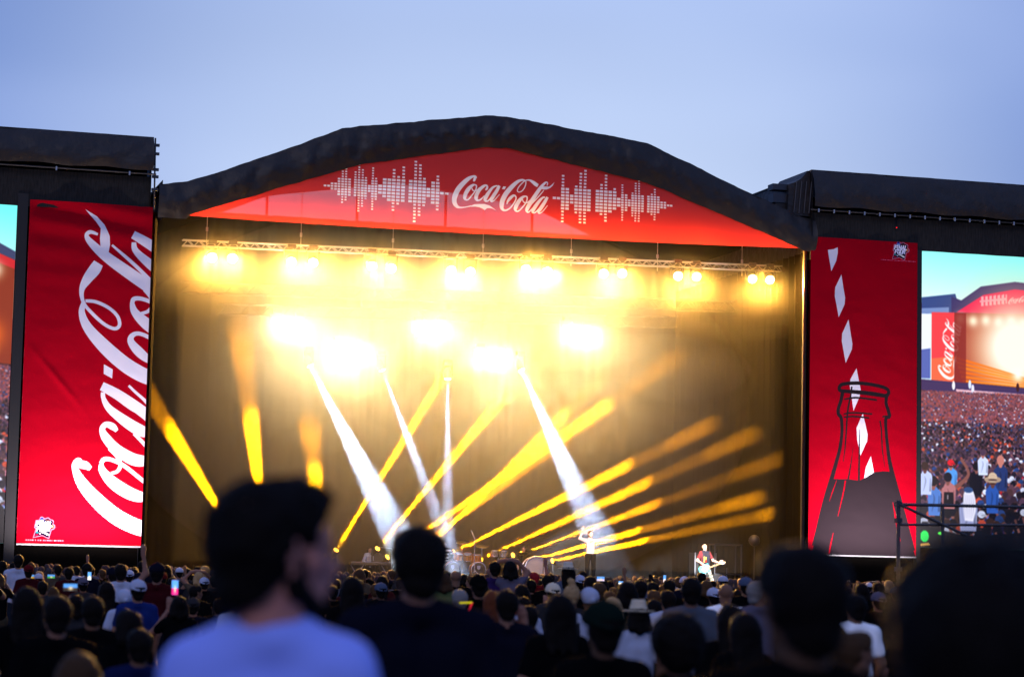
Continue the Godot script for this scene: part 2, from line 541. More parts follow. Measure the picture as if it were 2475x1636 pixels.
func make_kind(i: int) -> void:
	var d: Dictionary = kind_jobs[i]
	var out := {}
	var cell: float = d.cell
	var w: float = d.wide
	var lg := legs_of(d)
	var arms := [[Vector3(0.178 * w, 1.388, 0.015), d.re, d.rw, d.rp], [Vector3(-0.178 * w, 1.388, 0.015), d.le, d.lw, d.lp]]
	var lo := Vector3(-0.42, -0.03, -0.5)
	var hi := Vector3(0.42, 1.60, 0.25)
	for a in arms:
		lo = lo.min(a[1] - Vector3.ONE * 0.14).min(a[2] - Vector3.ONE * 0.14)
		hi = hi.max(a[1] + Vector3.ONE * 0.14).max(a[2] + Vector3.ONE * 0.14)
	# the body, one surface
	var body := Geo.new()
	var b := Blob.new(lo, hi, cell, 70.0)
	torso(b, w, -0.022)
	b.cap(Vector3(0, 1.43, 0.018), Vector3(0, 1.53, 0.005), 0.048, 0.052)
	for a in arms:
		b.cap(a[0], a[1], 0.050, 0.040)
		b.cap(a[1], a[2], 0.040, 0.027)
		if not d.hands:
			var q: Vector3 = (a[2] - a[1]).normalized() if a[3] == Vector3(0, -1, 0) else a[3].normalized()
			b.cap(a[2], a[2] + q * 0.08, 0.027, 0.034, Vector3.ONE)
			b.cap(a[2] + q * 0.08, a[2] + q * 0.14 + Vector3(0, 0, -0.03), 0.032, 0.022)
	for l in lg:
		b.cap(l[0], l[1], 0.078, 0.052)
		b.cap(l[1], l[2], 0.050, 0.035)
		b.cap(l[2] + Vector3(0, -0.045, 0.03), l[2] + Vector3(signf(l[2].x) * 0.02, -0.055, -0.16), 0.036, 0.028)
	b.net(body)
	if d.hands:
		for a in arms:
			var q: Vector3 = a[3].normalized()
			var c: Vector3 = a[2] + q * 0.08
			var hb := Blob.new(c - Vector3.ONE * 0.15, c + Vector3.ONE * 0.15, 0.0065, 260.0)
			hand(hb, a[2], q, signf(a[0].x), 0.35)
			hb.net(body)
	# the head: skull, jaw, nose, ears, brows, lips
	var hf := head_frame(d)
	var hb := Blob.new(Vector3(-0.13, -0.06, -0.16), Vector3(0.13, 0.27, 0.16), d.head_cell, 150.0)
	hb.cap(Vector3(0, 0.128, 0.030), Vector3(0, 0.135, -0.022), 0.074, 0.070, Vector3(0.96, 1.0, 1.0))
	hb.cap(Vector3(0, 0.075, -0.035), Vector3(0, 0.028, -0.062), 0.056, 0.028)
	for q in [-1.0, 1.0]:
		hb.cap(Vector3(q * 0.045, 0.045, -0.005), Vector3(q * 0.012, 0.012, -0.068), 0.020, 0.017)
		hb.cap(Vector3(q * 0.012, 0.128, -0.088), Vector3(q * 0.042, 0.124, -0.072), 0.010, 0.010)
		hb.cap(Vector3(q * 0.040, 0.085, -0.062), Vector3(q * 0.044, 0.088, -0.048), 0.014, 0.014)
		hb.cap(Vector3(q * 0.076, 0.112, 0.010), Vector3(q * 0.072, 0.072, 0.002), 0.021, 0.012, Vector3(0.4, 1.0, 0.9))
		hb.cap(Vector3(q * 0.012, 0.047, -0.087), Vector3(0, 0.047, -0.092), 0.0075, 0.0085)
	hb.cap(Vector3(0, 0.112, -0.090), Vector3(0, 0.078, -0.110), 0.009, 0.013)
	hb.cap(Vector3(0, 0.075, -0.102), Vector3(0, 0.073, -0.088), 0.014, 0.014)
	hb.cap(Vector3(0, 0.04, 0.012), Vector3(0, -0.05, 0.012), 0.052, 0.055)
	var head := Geo.new()
	hb.net(head)
	add_turned(body, head, hf)
	out["body"] = body
	# eyes
	if d.head_cell < 0.008:
		var eye := Geo.new()
		var eb := Blob.new(Vector3(-0.07, 0.08, -0.12), Vector3(0.07, 0.14, -0.04), 0.005, 400.0)
		for q in [-1.0, 1.0]:
			eb.cap(Vector3(q * 0.031, 0.108, -0.0775), Vector3(q * 0.033, 0.108, -0.0775), 0.0115, 0.0115)
		eb.net(eye)
		var turned := Geo.new()
		add_turned(turned, eye, hf)
		out["eyes"] = turned
	# clothes
	if d.shirt:
		var s := Geo.new()
		var sb := Blob.new(lo + Vector3(0, 0.8, 0), hi, cell, 80.0)
		torso(sb, w, 0.012)
		for a in arms:
			var e: Vector3 = a[0].lerp(a[1], d.sleeve) if d.sleeve <= 1.0 else a[1]
			sb.cap(a[0], e, 0.064, 0.058)
			if d.sleeve > 1.0:
				sb.cap(a[1], a[1].lerp(a[2], d.sleeve - 1.0), 0.056, 0.044)
		sb.cut(Vector3(0, -1, 0), Vector3(0, 0.86, 0))
		sb.cut(Vector3(0, 1, 0.25).normalized(), Vector3(0, 1.492, 0.0))
		var fold := FastNoiseLite.new()
		fold.seed = 5 + i
		fold.frequency = 5.0
		sb.rough(fold, 0.011)
		sb.net(s)
		if d.pattern != "":
			paint(s, d.pattern)
		out["shirt"] = s
	var t := Geo.new()
	var tb := Blob.new(Vector3(-0.42, -0.02, -0.55), Vector3(0.42, 1.02, 0.25), cell, 80.0)
	for q in [-1.0, 1.0]:
		tb.cap(Vector3(q * 0.072, 0.96, 0.0), Vector3(q * 0.075, 0.90, 0.01), 0.104, 0.100)
	for l in lg:
		tb.cap(l[0], l[1], 0.090, 0.068)
		tb.cap(l[1], l[2], 0.066, 0.056)
	tb.cut(Vector3(0, 1, 0), Vector3(0, 0.985, 0))
	tb.net(t)
	if d.pattern == "band" or d.pattern == "camo":
		paint(t, "camo")
	out["trousers"] = t
	# hair
	var hair: String = d.hair
	if hair != "none":
		var g := Geo.new()
		var long := hair in ["long", "bob", "wig"]
		var rb := Blob.new(Vector3(-0.24, -0.5 if long else -0.1, -0.18), Vector3(0.24, 0.40, 0.28), 0.012 if d.head_cell > 0.006 else 0.008, 130.0)
		var full := 0.0
		match hair:
			"quiff": full = 0.016
			"short": full = 0.011
			"crop": full = 0.004
			"long", "bob": full = 0.014
			"bun": full = 0.011
		if hair == "afro" or hair == "curly":
			var r := 0.135 if hair == "afro" else 0.098
			rb.cap(Vector3(0, 0.15, 0.035), Vector3(0, 0.165, -0.01), r, r * 0.95)
			rb.cap(Vector3(0, 0.10, 0.05), Vector3(0, 0.09, 0.05), r * 0.8, r * 0.8)
			rb.cut(Vector3(0, 0, -1), Vector3(0, 0, -0.075))
		else:
			rb.cap(Vector3(0, 0.135, 0.032), Vector3(0, 0.145, -0.022), 0.078 + full, 0.073 + full, Vector3(0.97, 1, 1))
			rb.cap(Vector3(0, 0.085, 0.035), Vector3(0, 0.045, 0.045), 0.070 + full, 0.050 + full)
			if hair == "quiff" or hair == "short":
				rb.cap(Vector3(-0.028, 0.188, -0.058), Vector3(0.028, 0.188, -0.058), 0.027, 0.027)
			if long:
				var low := -0.32 if hair == "long" else -0.02
				for q in [-1.0, 0.0, 1.0]:
					rb.cap(Vector3(q * 0.055, 0.10, 0.045), Vector3(q * 0.075, low + absf(q) * 0.03, 0.075), 0.052, 0.046)
				for q in [-1.0, 1.0]:
					rb.cap(Vector3(q * 0.068, 0.13, 0.0), Vector3(q * 0.085, low + 0.08, 0.03), 0.030, 0.032)
			if hair in ["short", "quiff", "crop"]:
				for q in [-1.0, 1.0]:
					rb.cap(Vector3(q * 0.092, 0.088, -0.022), Vector3(q * 0.092, 0.05, -0.03), 0.040, 0.040, Vector3.ONE, true)
			if hair == "bun":
				rb.cap(Vector3(0.01, 0.245, 0.03), Vector3(-0.01, 0.262, 0.03), 0.034, 0.034)
			rb.cut(Vector3(0, -0.55, -1).normalized(), Vector3(0, 0.165, -0.070))
			if not long:
				rb.cut(Vector3(0, -1, -0.9).normalized(), Vector3(0, 0.055, 0.012))
		var nz := FastNoiseLite.new()
		nz.seed = 31 + i
		nz.frequency = 22.0 if hair != "long" else 12.0
		rb.rough(nz, 0.014 if hair in ["afro", "curly", "bun"] else (0.011 if hair == "quiff" else 0.008))
		rb.net(g)
		var turned := Geo.new()
		add_turned(turned, g, hf)
		out["hair"] = turned
	if d.hat != "":
		var turned := Geo.new()
		add_turned(turned, hat_geo(d.hat), hf)
		out["hat"] = turned
	if d.has("beard"):
		var g := Geo.new()
		var rb := Blob.new(Vector3(-0.1, -0.04, -0.14), Vector3(0.1, 0.12, 0.05), 0.008, 160.0)
		for q in [-1.0, 1.0]:
			rb.cap(Vector3(q * 0.060, 0.085, -0.012), Vector3(q * 0.050, 0.045, -0.012), 0.018, 0.021)
			rb.cap(Vector3(q * 0.050, 0.045, -0.012), Vector3(q * 0.012, 0.010, -0.070), 0.021, 0.021)
		rb.net(g)
		var turned := Geo.new()
		add_turned(turned, g, hf)
		out["beard"] = turned
	results[i] = out

func hat_geo(hat: String) -> Geo:
	var g := Geo.new()
	var b := Blob.new(Vector3(-0.26, 0.06, -0.28), Vector3(0.26, 0.36, 0.26), 0.011, 170.0)
	if hat == "fedora":
		b.cap(Vector3(0, 0.16, 0.005), Vector3(0, 0.235, 0.005), 0.104, 0.078, Vector3(0.92, 1, 1.08))
		b.cut(Vector3(0, 1, 0), Vector3(0, 0.275, 0))
		b.cut(Vector3(0, -1, 0), Vector3(0, 0.15, 0))
		b.cap(Vector3(0, 0.165, 0.0), Vector3(0, 0.166, 0.0), 0.172, 0.172, Vector3(0.95, 0.08, 1.1))
		b.cap(Vector3(0, 0.292, -0.04), Vector3(0, 0.292, 0.05), 0.024, 0.018, Vector3.ONE, true)
	elif hat == "scarf":
		b.cap(Vector3(0, 0.13, 0.035), Vector3(0, 0.145, -0.02), 0.097, 0.092)
		b.cap(Vector3(0, 0.09, 0.07), Vector3(0, 0.09, 0.13), 0.05, 0.025)
		b.cut(Vector3(0, -0.5, -1).normalized(), Vector3(0, 0.15, -0.075))
	else:
		b.cap(Vector3(0, 0.145, 0.030), Vector3(0, 0.152, -0.022), 0.097, 0.092)
		b.cut(Vector3(0, -1, 0), Vector3(0, 0.125, 0))
		var q := 1.0 if hat == "back" else -1.0
		b.cap(Vector3(0, 0.138, 0.075 * q), Vector3(0, 0.118 if hat == "back" else 0.132, 0.145 * q), 0.085, 0.065, Vector3(1, 0.10, 0.8))
		b.cap(Vector3(0, 0.247, 0.004), Vector3(0, 0.249, 0.004), 0.008, 0.008)
	b.net(g)
	return g

func add_turned(to: Geo, g: Geo, xf: Transform3D) -> void:
	var first := to.v.size()
	for p in g.v:
		to.v.append(xf * p)
	for q in g.n:
		to.n.append(xf.basis * q)
	for t in g.i:
		to.i.append(t + first)
	if g.c.size() == g.v.size() and to.c.size() == first:
		to.c.append_array(g.c)

# dyed and printed cloth: colours by place on the garment
func paint(g: Geo, pattern: String) -> void:
	var nz := FastNoiseLite.new()
	nz.seed = 77
	nz.frequency = 14.0 if pattern != "camo" else 9.0
	for p in g.v:
		var q := nz.get_noise_3d(p.x, p.y, p.z)
		var c := Color(1, 1, 1)
		match pattern:
			"stripes": c = Color(0.75, 0.75, 0.8) if fposmod(p.y * 7.4, 1.0) < 0.5 else Color(0.05, 0.06, 0.10)
			"leaf": c = Color(0.05, 0.06, 0.22) if q > 0.18 else Color(0.75, 0.76, 0.8)
			"aqua": c = Color(0.10, 0.36, 0.40) if q > 0.0 else Color(0.35, 0.62, 0.66)
			"camo": c = Color(0.42, 0.42, 0.36) if q > 0.12 else (Color(0.07, 0.08, 0.06) if q > -0.12 else Color(0.20, 0.21, 0.16))
			"band":
				c = Color(0.03, 0.03, 0.045) if absf(p.x) < 0.155 else Color(0.16, 0.03, 0.035)
				if p.z < -0.05 and p.x > -0.02 and p.x < 0.12 and p.y > 1.08 and p.y < 1.27:
					c = Color(0.85, 0.5, 0.08)
					if Vector2(p.x - 0.03, p.y - 1.12).length() < 0.06:
						c = Color(0.6, 0.02, 0.02)
		g.c.append(c)

var meshes := {}
func person(kind: String, at: Vector3, height: float, turn: float, looks: Dictionary, label: String, group := "people in the crowd") -> Node3D:
	var o := thing("person", label, "person", at, turn, group)
	o.scale = Vector3.ONE * height / (1.80 if kind.begins_with("fedora") or kind.ends_with("afro") else 1.735)
	for p in kinds[kind]:
		var key: String = kind + "/" + p
		if not meshes.has(key):
			meshes[key] = kinds[kind][p].mesh()
		var m: Material
		match p:
			"body": m = looks.get("skin", mats["skin_0"])
			"beard": m = looks.get("hair", mats["hair_dark"])
			"eyes": m = mats["eye"]
			_: m = looks.get(p, mats["cloth_black"])
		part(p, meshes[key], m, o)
	return o

# ------------------------------------------------------------------ lamps
func spot(parent: Node, called: String, at: Vector3, dir: Vector3, half: float, soft: float, energy: float, col: Color, size := 0.1) -> void:
	var l := SpotLight3D.new()
	l.name = called
	l.light_color = col
	l.light_energy = energy
	l.spot_angle = half
	l.spot_angle_attenuation = soft
	l.spot_range = 150.0
	l.spot_attenuation = 2.0
	l.light_size = size
	l.shadow_enabled = true
	parent.add_child(l, true)
	l.global_transform = Transform3D(Basis.looking_at(dir.normalized(), Vector3.UP if absf(dir.normalized().y) < 0.95 else Vector3.BACK), at)

# a moving head: base, yoke, head and glowing lens; AT is the centre of the head
func moving_head(at: Vector3, dir: Vector3, hang: float, label: String, group: String, lens_mat: Material, r := 0.11) -> Node3D:
	var o := thing("moving_light", label, "stage light", at, 0.0, group)
	var m := mat("fixture", lin(0.02, 0.02, 0.022), 0.5, 0.0, 0.5)
	var b := towards(dir)
	var st := new_st()
	lathe(st, [Vector2(0.0, -0.26), Vector2(r * 0.8, -0.26), Vector2(r * 1.15, -0.12), Vector2(r * 1.2, 0.1), Vector2(r * 1.1, 0.16), Vector2(r * 1.0, 0.16)], Vector3.ZERO, b, 16)
	part("head", done(st), m, o)
	st = new_st()
	lathe(st, [Vector2(r * 1.0, 0.10), Vector2(r * 1.0, 0.165), Vector2(r * 0.7, 0.185), Vector2(0.0, 0.195)], Vector3.ZERO, b, 16)
	lathe(st, [Vector2(0.0, 0.10), Vector2(r, 0.10)], Vector3.ZERO, b, 16)
	part("lens", done(st), lens_mat, o)
	st = new_st()
	for q in [-1.0, 1.0]:
		box(st, Vector3(q * r * 1.35, hang * 0.18, 0), Vector3(0.04, 0.46, 0.09))
	box(st, Vector3(0, hang * 0.4, 0), Vector3(r * 3.4, 0.05, 0.1))
	part("yoke", done(st), m, o)
	st = new_st()
	box(st, Vector3(0, hang * 0.5, 0), Vector3(0.30, 0.14, 0.26))
	part("base", done(st), m, o)
	return o

# four chords and lacing between two points
func truss(called: String, label: String, a: Vector3, b: Vector3, s: float, m: Material) -> Node3D:
	var o := thing(called, label, "truss", a)
	var d := b - a
	var l := d.length()
	var x := d / l
	var up := Vector3.UP if absf(x.y) < 0.8 else Vector3.BACK
	var w := x.cross(up).normalized()
	up = w.cross(x)
	for q in [[-1, -1], [1, -1], [1, 1], [-1, 1]]:
		var e: Vector3 = (w * q[0] + up * q[1]) * s * 0.5
		tube_part("chord", e, d + e, 0.025, m, o, 6)
	var n := int(l / s)
	var st := new_st()
	for k in n:
		for q in [-1.0, 1.0]:
			var f := 1.0 if k % 2 else -1.0
			bar(st, x * (l * k / n) + (w * q + up * f) * s * 0.5, x * (l * (k + 1) / n) + (w * q - up * f) * s * 0.5, 0.012, 0.012, 4)
			bar(st, x * (l * k / n) + (up * q + w * f) * s * 0.5, x * (l * (k + 1) / n) + (up * q - w * f) * s * 0.5, 0.012, 0.012, 4)
	part("lacing", done(st), m, o)
	return o

func make_sky() -> ImageTexture:
	var w := 512
	var h := 256
	var im := Image.create(w, h, false, Image.FORMAT_RGBF)
	var nz := FastNoiseLite.new()
	nz.seed = 3
	nz.frequency = 1.6
	for y in h:
		var el := PI * (0.5 - (y + 0.5) / h)
		for x in w:
			var az := TAU * (x + 0.5) / w
			var dir := Vector3(sin(az) * cos(el), sin(el), -cos(az) * cos(el))
			var away := 1.0 - cos(az - SUN_AZ)            # 0 towards the afterglow, 2 behind
			var e := maxf(el, 0.0)
			var t := 1.0 - exp(-pow(e / 0.30, 2.4))
			var c := Vector3(0.67, 0.79, 1.0).lerp(Vector3(0.16, 0.31, 0.82), t)
			c = c.lerp(Vector3(0.11, 0.17, 0.58), clampf((e - 0.3) / 0.8, 0.0, 1.0))
			c = c.lerp(Vector3(0.065, 0.17, 0.56), (1.0 - exp(-pow(away / 0.021, 1.5))) * (1.0 - t * 0.4))
			var wisp := nz.get_noise_3d(dir.x * 1.2, dir.y * 7.0, dir.z * 1.2)
			c = c.lerp(Vector3(0.62, 0.70, 0.92), clampf(wisp * 1.6, 0.0, 0.30) * t)
			c *= 1.0 + 0.16 * wisp
			im.set_pixel(x, y, Color(c.x, c.y, c.z))
	return tex(im)

const SUN_AZ := 0.285
const ARCH := "-12.0,14.83 -11.2,15.0 -9.0,15.85 -5.9,17.2 -5.2,17.36 -0.6,18.08 0.3,18.1 5.6,17.52 6.4,17.2 9.2,16.1 11.6,15.2 12.2,15.1"
const GABLE := "-11.2,13.82 -5.6,15.86 -4.9,16.05 -0.55,16.95 0.2,16.97 5.3,16.12 6.1,15.9 11.7,13.98"

func line_y(s: String, x: float) -> float:
	var p := V(s)
	if x <= p[0].x:
		return p[0].y
	for k in p.size() - 1:
		if x <= p[k + 1].x:
			return lerpf(p[k].y, p[k + 1].y, (x - p[k].x) / (p[k + 1].x - p[k].x))
	return p[p.size() - 1].y

func cloth_noise(sd: int, freq: float) -> FastNoiseLite:
	var n := FastNoiseLite.new()
	n.seed = sd
	n.frequency = freq
	return n

func noise_tex(sd: int, freq: float, normal: bool, lo: float, hi: float, size := 256) -> NoiseTexture2D:
	var t := NoiseTexture2D.new()
	t.width = size
	t.height = size
	t.seamless = true
	t.noise = cloth_noise(sd, freq)
	t.as_normal_map = normal
	t.bump_strength = 4.0
	if not normal:
		var g := Gradient.new()
		g.set_color(0, Color(lo, lo, lo))
		g.set_color(1, Color(hi, hi, hi))
		t.color_ramp = g
	return t

# ------------------------------------------------------------------ prints
func gable_print() -> ImageTexture:
	var s := 88.0
	var im := Image.create(2046, 300, false, Image.FORMAT_RGBA8)
	im.fill(Color(0.76, 0.215, 0.225))
	var white := Color(0.95, 0.94, 0.97)
	draw_script(im, Transform2D(Vector2(1, -0.05) * s * 0.00189, Vector2(0, 1) * s * 0.00189, Vector2((11.4 - 2.066) * s, (17.1 - 15.66) * s - 306.0 * s * 0.00189)), white)
	for side in [["-6.4,0,0 -6.27,0,0 -6.15,1,1 -6.02,1,1 -5.9,3,3 -5.77,6,6 -5.65,8,5 -5.52,3,3 -5.31,6,3 -5.18,9,9 -5.05,7,7 -4.93,4,4 -4.8,1,1 -4.68,8,8 -4.56,4,4 -4.41,1,1 -4.25,3,2 -4.08,3,3 -3.92,6,6 -3.75,4,4 -3.57,7,3 -3.3,3,3 -3.13,9,9 -2.96,8,7 -2.8,4,4 -2.64,1,1 -2.47,3,3 -2.3,5,5 -2.14,0,0 -1.96,0,0", -4.48, 15.16],
			["2.07,0,0 2.23,0,0 2.39,7,7 2.56,3,3 2.73,1,1 2.9,4,4 3.06,8,7 3.23,9,7 3.39,3,3 3.71,3,3 3.86,5,4 4.03,8,6 4.2,3,3 4.37,4,2 4.53,1,1 4.67,7,7 4.81,3,3 4.93,1,1 5.06,4,5 5.18,8,7 5.31,9,7 5.44,3,3 5.67,3,3 5.8,4,4 5.92,6,6 6.05,3,3 6.18,1,1 6.31,1,1 6.44,0,0 6.56,0,0", 4.6, 15.26]]:
		for c in V(side[0]):
			var big: bool = absf(c.x) < absf(side[1])
			var pitch := 0.119 if big else 0.092
			var w := 0.135 if big else 0.098
			for k in range(-int(c.z), int(c.y) + 1):
				var ww := w * (0.72 if k > 3 or k < -3 else 1.0)
				var hh := pitch * (0.72 if absi(k) < 4 else 0.55)
				var x: float = (c.x + 11.4) * s
				var y: float = (17.1 - (side[2] + k * pitch)) * s
				fill(im, PackedVector2Array([Vector2(x - ww * s / 2, y - hh * s / 2), Vector2(x + ww * s / 2, y - hh * s / 2), Vector2(x + ww * s / 2, y + hh * s / 2), Vector2(x - ww * s / 2, y + hh * s / 2)]), white)
	return tex(im)

func left_print() -> ImageTexture:
	var s := 128.0
	var im := Image.create(534, 1490, false, Image.FORMAT_RGBA8)
	im.fill(RED)
	var q := s * 0.00547
	draw_script(im, Transform2D(Vector2(-0.05 * q, -q), Vector2(q, 0), Vector2(s * 2.405 - 306.0 * q, s * 8.999 + 585.0 * q)), Color(0.88, 0.88, 0.92))
	emblem(im, Vector2(0.31, 10.58) * s, s * 0.00076)
	dashes(im, 0.3 * s, 1.55 * s, 11.50 * s, 6.0, Color(0.95, 0.62, 0.68), 4)
	return tex(im)

func right_print() -> ImageTexture:
	var s := 120.0
	var im := Image.create(522, 1416, false, Image.FORMAT_RGBA8)
	im.fill(RED)
	var xf := Transform2D(Vector2(s, 0), Vector2(0, -s), Vector2(-12.1 * s, 14.45 * s))
	var white := Color(0.88, 0.88, 0.92)
	var dark := Color(0.15, 0.125, 0.14)
	for p in ["12.78,13.98 13.01,14.02 13.18,14.10 13.19,13.89 13.13,13.59 12.93,13.18", "13.34,13.09 13.10,12.59 13.08,12.25 13.24,11.47 13.48,11.97 13.50,12.22", "13.64,11.41 13.39,10.87 13.38,10.58 13.54,9.77 13.79,10.30 13.81,10.50",
			"13.98,9.60 13.74,9.18 13.71,8.93 13.88,8.00 14.12,8.56 14.16,8.80", "14.26,7.92 14.00,7.37 14.03,6.93 14.17,6.34 14.44,6.89 14.46,7.14", "14.59,6.34 14.39,5.91 14.32,5.50 14.73,5.70"]:
		fill(im, poly(p, xf), white)
	fill(im, poly("13.40,5.44 13.64,5.45 14.12,5.41 14.44,5.56 14.76,5.75 15.08,5.79 15.37,5.78 15.52,5.4 15.85,4.28 16.36,2.86 16.5,2.5 12.15,2.5 12.29,2.87 12.75,4.53 13.0,5.44", xf), dark)
	for l in ["13.45,8.76,.14 13.36,8.36,.13 13.27,8.08,.13 13.27,7.86,.14 13.38,7.70,.13 13.41,7.20,.12 13.34,6.61,.13 13.11,5.77,.15 12.75,4.53,.2 12.33,2.95,.16", "15.23,8.64,.14 15.20,8.35,.13 15.31,8.01,.14 15.33,7.84,.14 15.20,7.76,.13 15.21,7.26,.12 15.32,6.38,.14 15.52,5.50,.2 15.85,4.28,.3 16.32,2.86,.2",
			"13.51,8.72,.13 13.32,8.74,.13 13.30,8.86,.13 13.42,8.97,.13 13.80,9.03,.13 14.25,9.04,.13 14.85,8.98,.13 15.22,8.88,.13 15.30,8.74,.13 15.18,8.62,.14 14.74,8.66,.16 14.10,8.70,.15 13.51,8.72,.13",
			"13.50,8.42,.06 13.9,8.49,.07 14.20,8.49,.07 14.82,8.44,.07", "13.49,7.87,.05 13.9,7.93,.06 14.64,7.91,.06", "13.49,7.75,.05 13.9,7.79,.06 14.52,7.76,.06", "13.80,8.9,.06 13.74,8.5,.06 13.66,8.1,.07 13.60,7.5,.06 13.56,6.8,.05 13.48,6.1,.02", "14.13,7.32,.01 14.12,6.6,.05 14.11,5.41,.08",
			"13.86,6.64,.01 13.78,6.0,.04 13.66,5.34,.07", "14.96,7.68,.05 15.02,7.3,.05 15.06,6.6,.04 15.17,5.95,.01", "15.05,7.82,.05 15.2,7.86,.06"]:
		fill(im, stroke(V(l), xf), dark)
	for l in ["13.22,5.40,.02 13.05,4.95,.04 12.93,4.60,.01", "13.57,5.40,.06 13.48,4.9,.05 13.28,4.06,.02", "13.10,3.46,.02 13.0,3.0,.05 12.94,2.66,.06", "15.50,4.65,.02 15.64,3.95,.07 15.80,3.2,.05"]:
		fill(im, stroke(V(l), xf), RED)
	emblem(im, xf * Vector2(15.18, 14.62), s * 0.00074)
	dashes(im, 2.84 * s, 4.27 * s, 0.70 * s, 3.4, Color(0.85, 0.45, 0.58), 9)
	return tex(im)

const RED := Color(0.63, 0.01, 0.10)

# what the big screens show: the stage and the crowd seen from further back
func screen_picture(left: bool) -> ImageTexture:
	var w := 512
	var h := 544
	var im := Image.create(w, h, false, Image.FORMAT_RGBA8)
	for y in h:
		for x in w:
			im.set_pixel(x, y, Color(0.45, 0.97, 0.95).lerp(Color(0.86, 1.0, 1.0), clampf(y / 130.0 + 0.25 - x / 1400.0, 0.0, 1.0)))
	var id := Transform2D(Vector2(1, 0), Vector2(0, 0.76), Vector2.ZERO)
	var r := RandomNumberGenerator.new()
	r.seed = 12
	# roof, wings, gable
	fill(im, poly("0,126 68,113 72,130 68,160 0,165", id), Color(0.20, 0.28, 0.52))
	fill(im, poly("0,152 55,146 55,160 0,165", id), Color(0.45, 0.55, 0.78))
	fill(im, poly("60,120 80,128 120,92 190,76 320,84 420,120 512,150 512,420 60,420", id), Color(0.19, 0.17, 0.40))
	fill(im, poly("70,157 125,112 190,94 320,102 410,140 440,160 440,152 300,152", id), Color(0.92, 0.05, 0.30))
	draw_script(im, id * Transform2D(Vector2(0.0225, -0.0065), Vector2(0, 0.0225), Vector2(173, 113)), Color(1, 0.9, 0.97))
	for k in 20:
		var hh := absf(sin(k * 2.1)) * 11.0 + 2.0
		fill(im, id * PackedVector2Array([Vector2(118 + k * 2.8, 128 - hh - k * 0.5), Vector2(120 + k * 2.8, 128 - hh - k * 0.5), Vector2(120 + k * 2.8, 128 + hh - k * 0.5), Vector2(118 + k * 2.8, 128 + hh - k * 0.5)]), Color(1, 0.85, 0.95), 0.9)
		fill(im, id * PackedVector2Array([Vector2(232 + k * 2.8, 124 - hh), Vector2(234 + k * 2.8, 124 - hh), Vector2(234 + k * 2.8, 124 + hh), Vector2(232 + k * 2.8, 124 + hh)]), Color(1, 0.85, 0.95), 0.9)
	# the open stage, red and amber
	fill(im, poly("66,158 512,140 512,360 66,345", id), Color(0.55, 0.12, 0.10))
	blur_spot(im, id * Vector2(200, 250), 130, Color(1.0, 0.62, 0.25), 0.9)
	for k in 9:
		blur_spot(im, id * Vector2(78 + k * 26, 172 + (k % 2) * 3), 13, Color(1.0, 0.93, 0.78), 1.0)
	blur_spot(im, id * Vector2(190, 235), 88, Color(1.0, 0.97, 0.90), 1.4)
	blur_spot(im, id * Vector2(300, 215), 55, Color(1.0, 0.90, 0.7), 0.8)
	for k in 9:
		var x0 := 68.0 + k * 3
		var y0 := 262.0 + k * 11
		fill(im, id * PackedVector2Array([Vector2(x0, y0), Vector2(230 + k * 6, 310 + k * 4), Vector2(230 + k * 6, 313 + k * 4), Vector2(x0, y0 + 7)]), Color(1.0, 0.45 + 0.04 * (k % 3), 0.02), 0.75)
	blur_spot(im, id * Vector2(196, 300), 14, Color(1, 1, 0.95), 0.95)
	fill(im, poly("66,322 512,345 512,372 66,352", id), Color(0.24, 0.12, 0.26), 0.8)
	# the banner and the screen within the screen
	fill(im, poly("20,160 66,158 66,325 20,322", id), Color(0.95, 0.25, 0.27))
	fill(im, poly("20,270 66,262 66,325 20,322", id), Color(1.0, 0.52, 0.25), 0.6)
	draw_script(im, id * Transform2D(Vector2(0.006, -0.072), Vector2(0.055, 0), Vector2(18, 330)), Color(1, 0.96, 0.96))
	fill(im, poly("66,158 90,158 90,325 66,325", id), Color(0.55, 0.16, 0.12), 0.85)
	fill(im, poly("0,165 18,164 18,318 0,318", id), Color(0.92, 0.96, 1.0))
	fill(im, poly("0,250 18,246 18,318 0,318", id), Color(0.35, 0.40, 0.70))
	fill(im, poly("0,320 120,326 512,350 512,400 0,400", id), Color(0.27, 0.19, 0.36))
	fill(im, poly("70,340 512,356 512,360 70,346", id), Color(0.9, 0.7, 0.75))
	for p in [[65, 332, Color(1, 1, 1)], [98, 328, Color(0.85, 0.9, 1)], [196, 330, Color(0.25, 0.1, 0.1)], [104, 338, Color(0.9, 0.9, 1.0)]]:
		disc(im, id * Vector2(p[0], p[1] - 8), 1.8, 2.4, p[2])
		disc(im, id * Vector2(p[0], p[1]), 3.2, 8.0, p[2])
	if left:
		fill(im, poly("400,60 470,66 512,86 512,270 400,270", Transform2D.IDENTITY), Color(0.55, 0.20, 0.08))
		fill(im, poly("400,50 470,62 512,82 512,96 470,80 400,66", Transform2D.IDENTITY), Color(0.24, 0.26, 0.40))
		fill(im, poly("400,66 470,80 512,96 512,110 470,96 400,82", Transform2D.IDENTITY), Color(0.80, 0.15, 0.16))
		blur_spot(im, Vector2(478, 112), 17, Color(1.0, 0.96, 0.85), 1.0)
		blur_spot(im, Vector2(476, 215), 28, Color(1.0, 0.45, 0.08), 0.9)
		blur_spot(im, Vector2(478, 238), 12, Color(1.0, 0.80, 0.35), 0.9)
		fill(im, poly("400,258 512,262 512,290 400,290", Transform2D.IDENTITY), Color(0.10, 0.05, 0.07))
	# the crowd, small and pink at the stage, large and blue-black at the bottom
	var y := 264.0
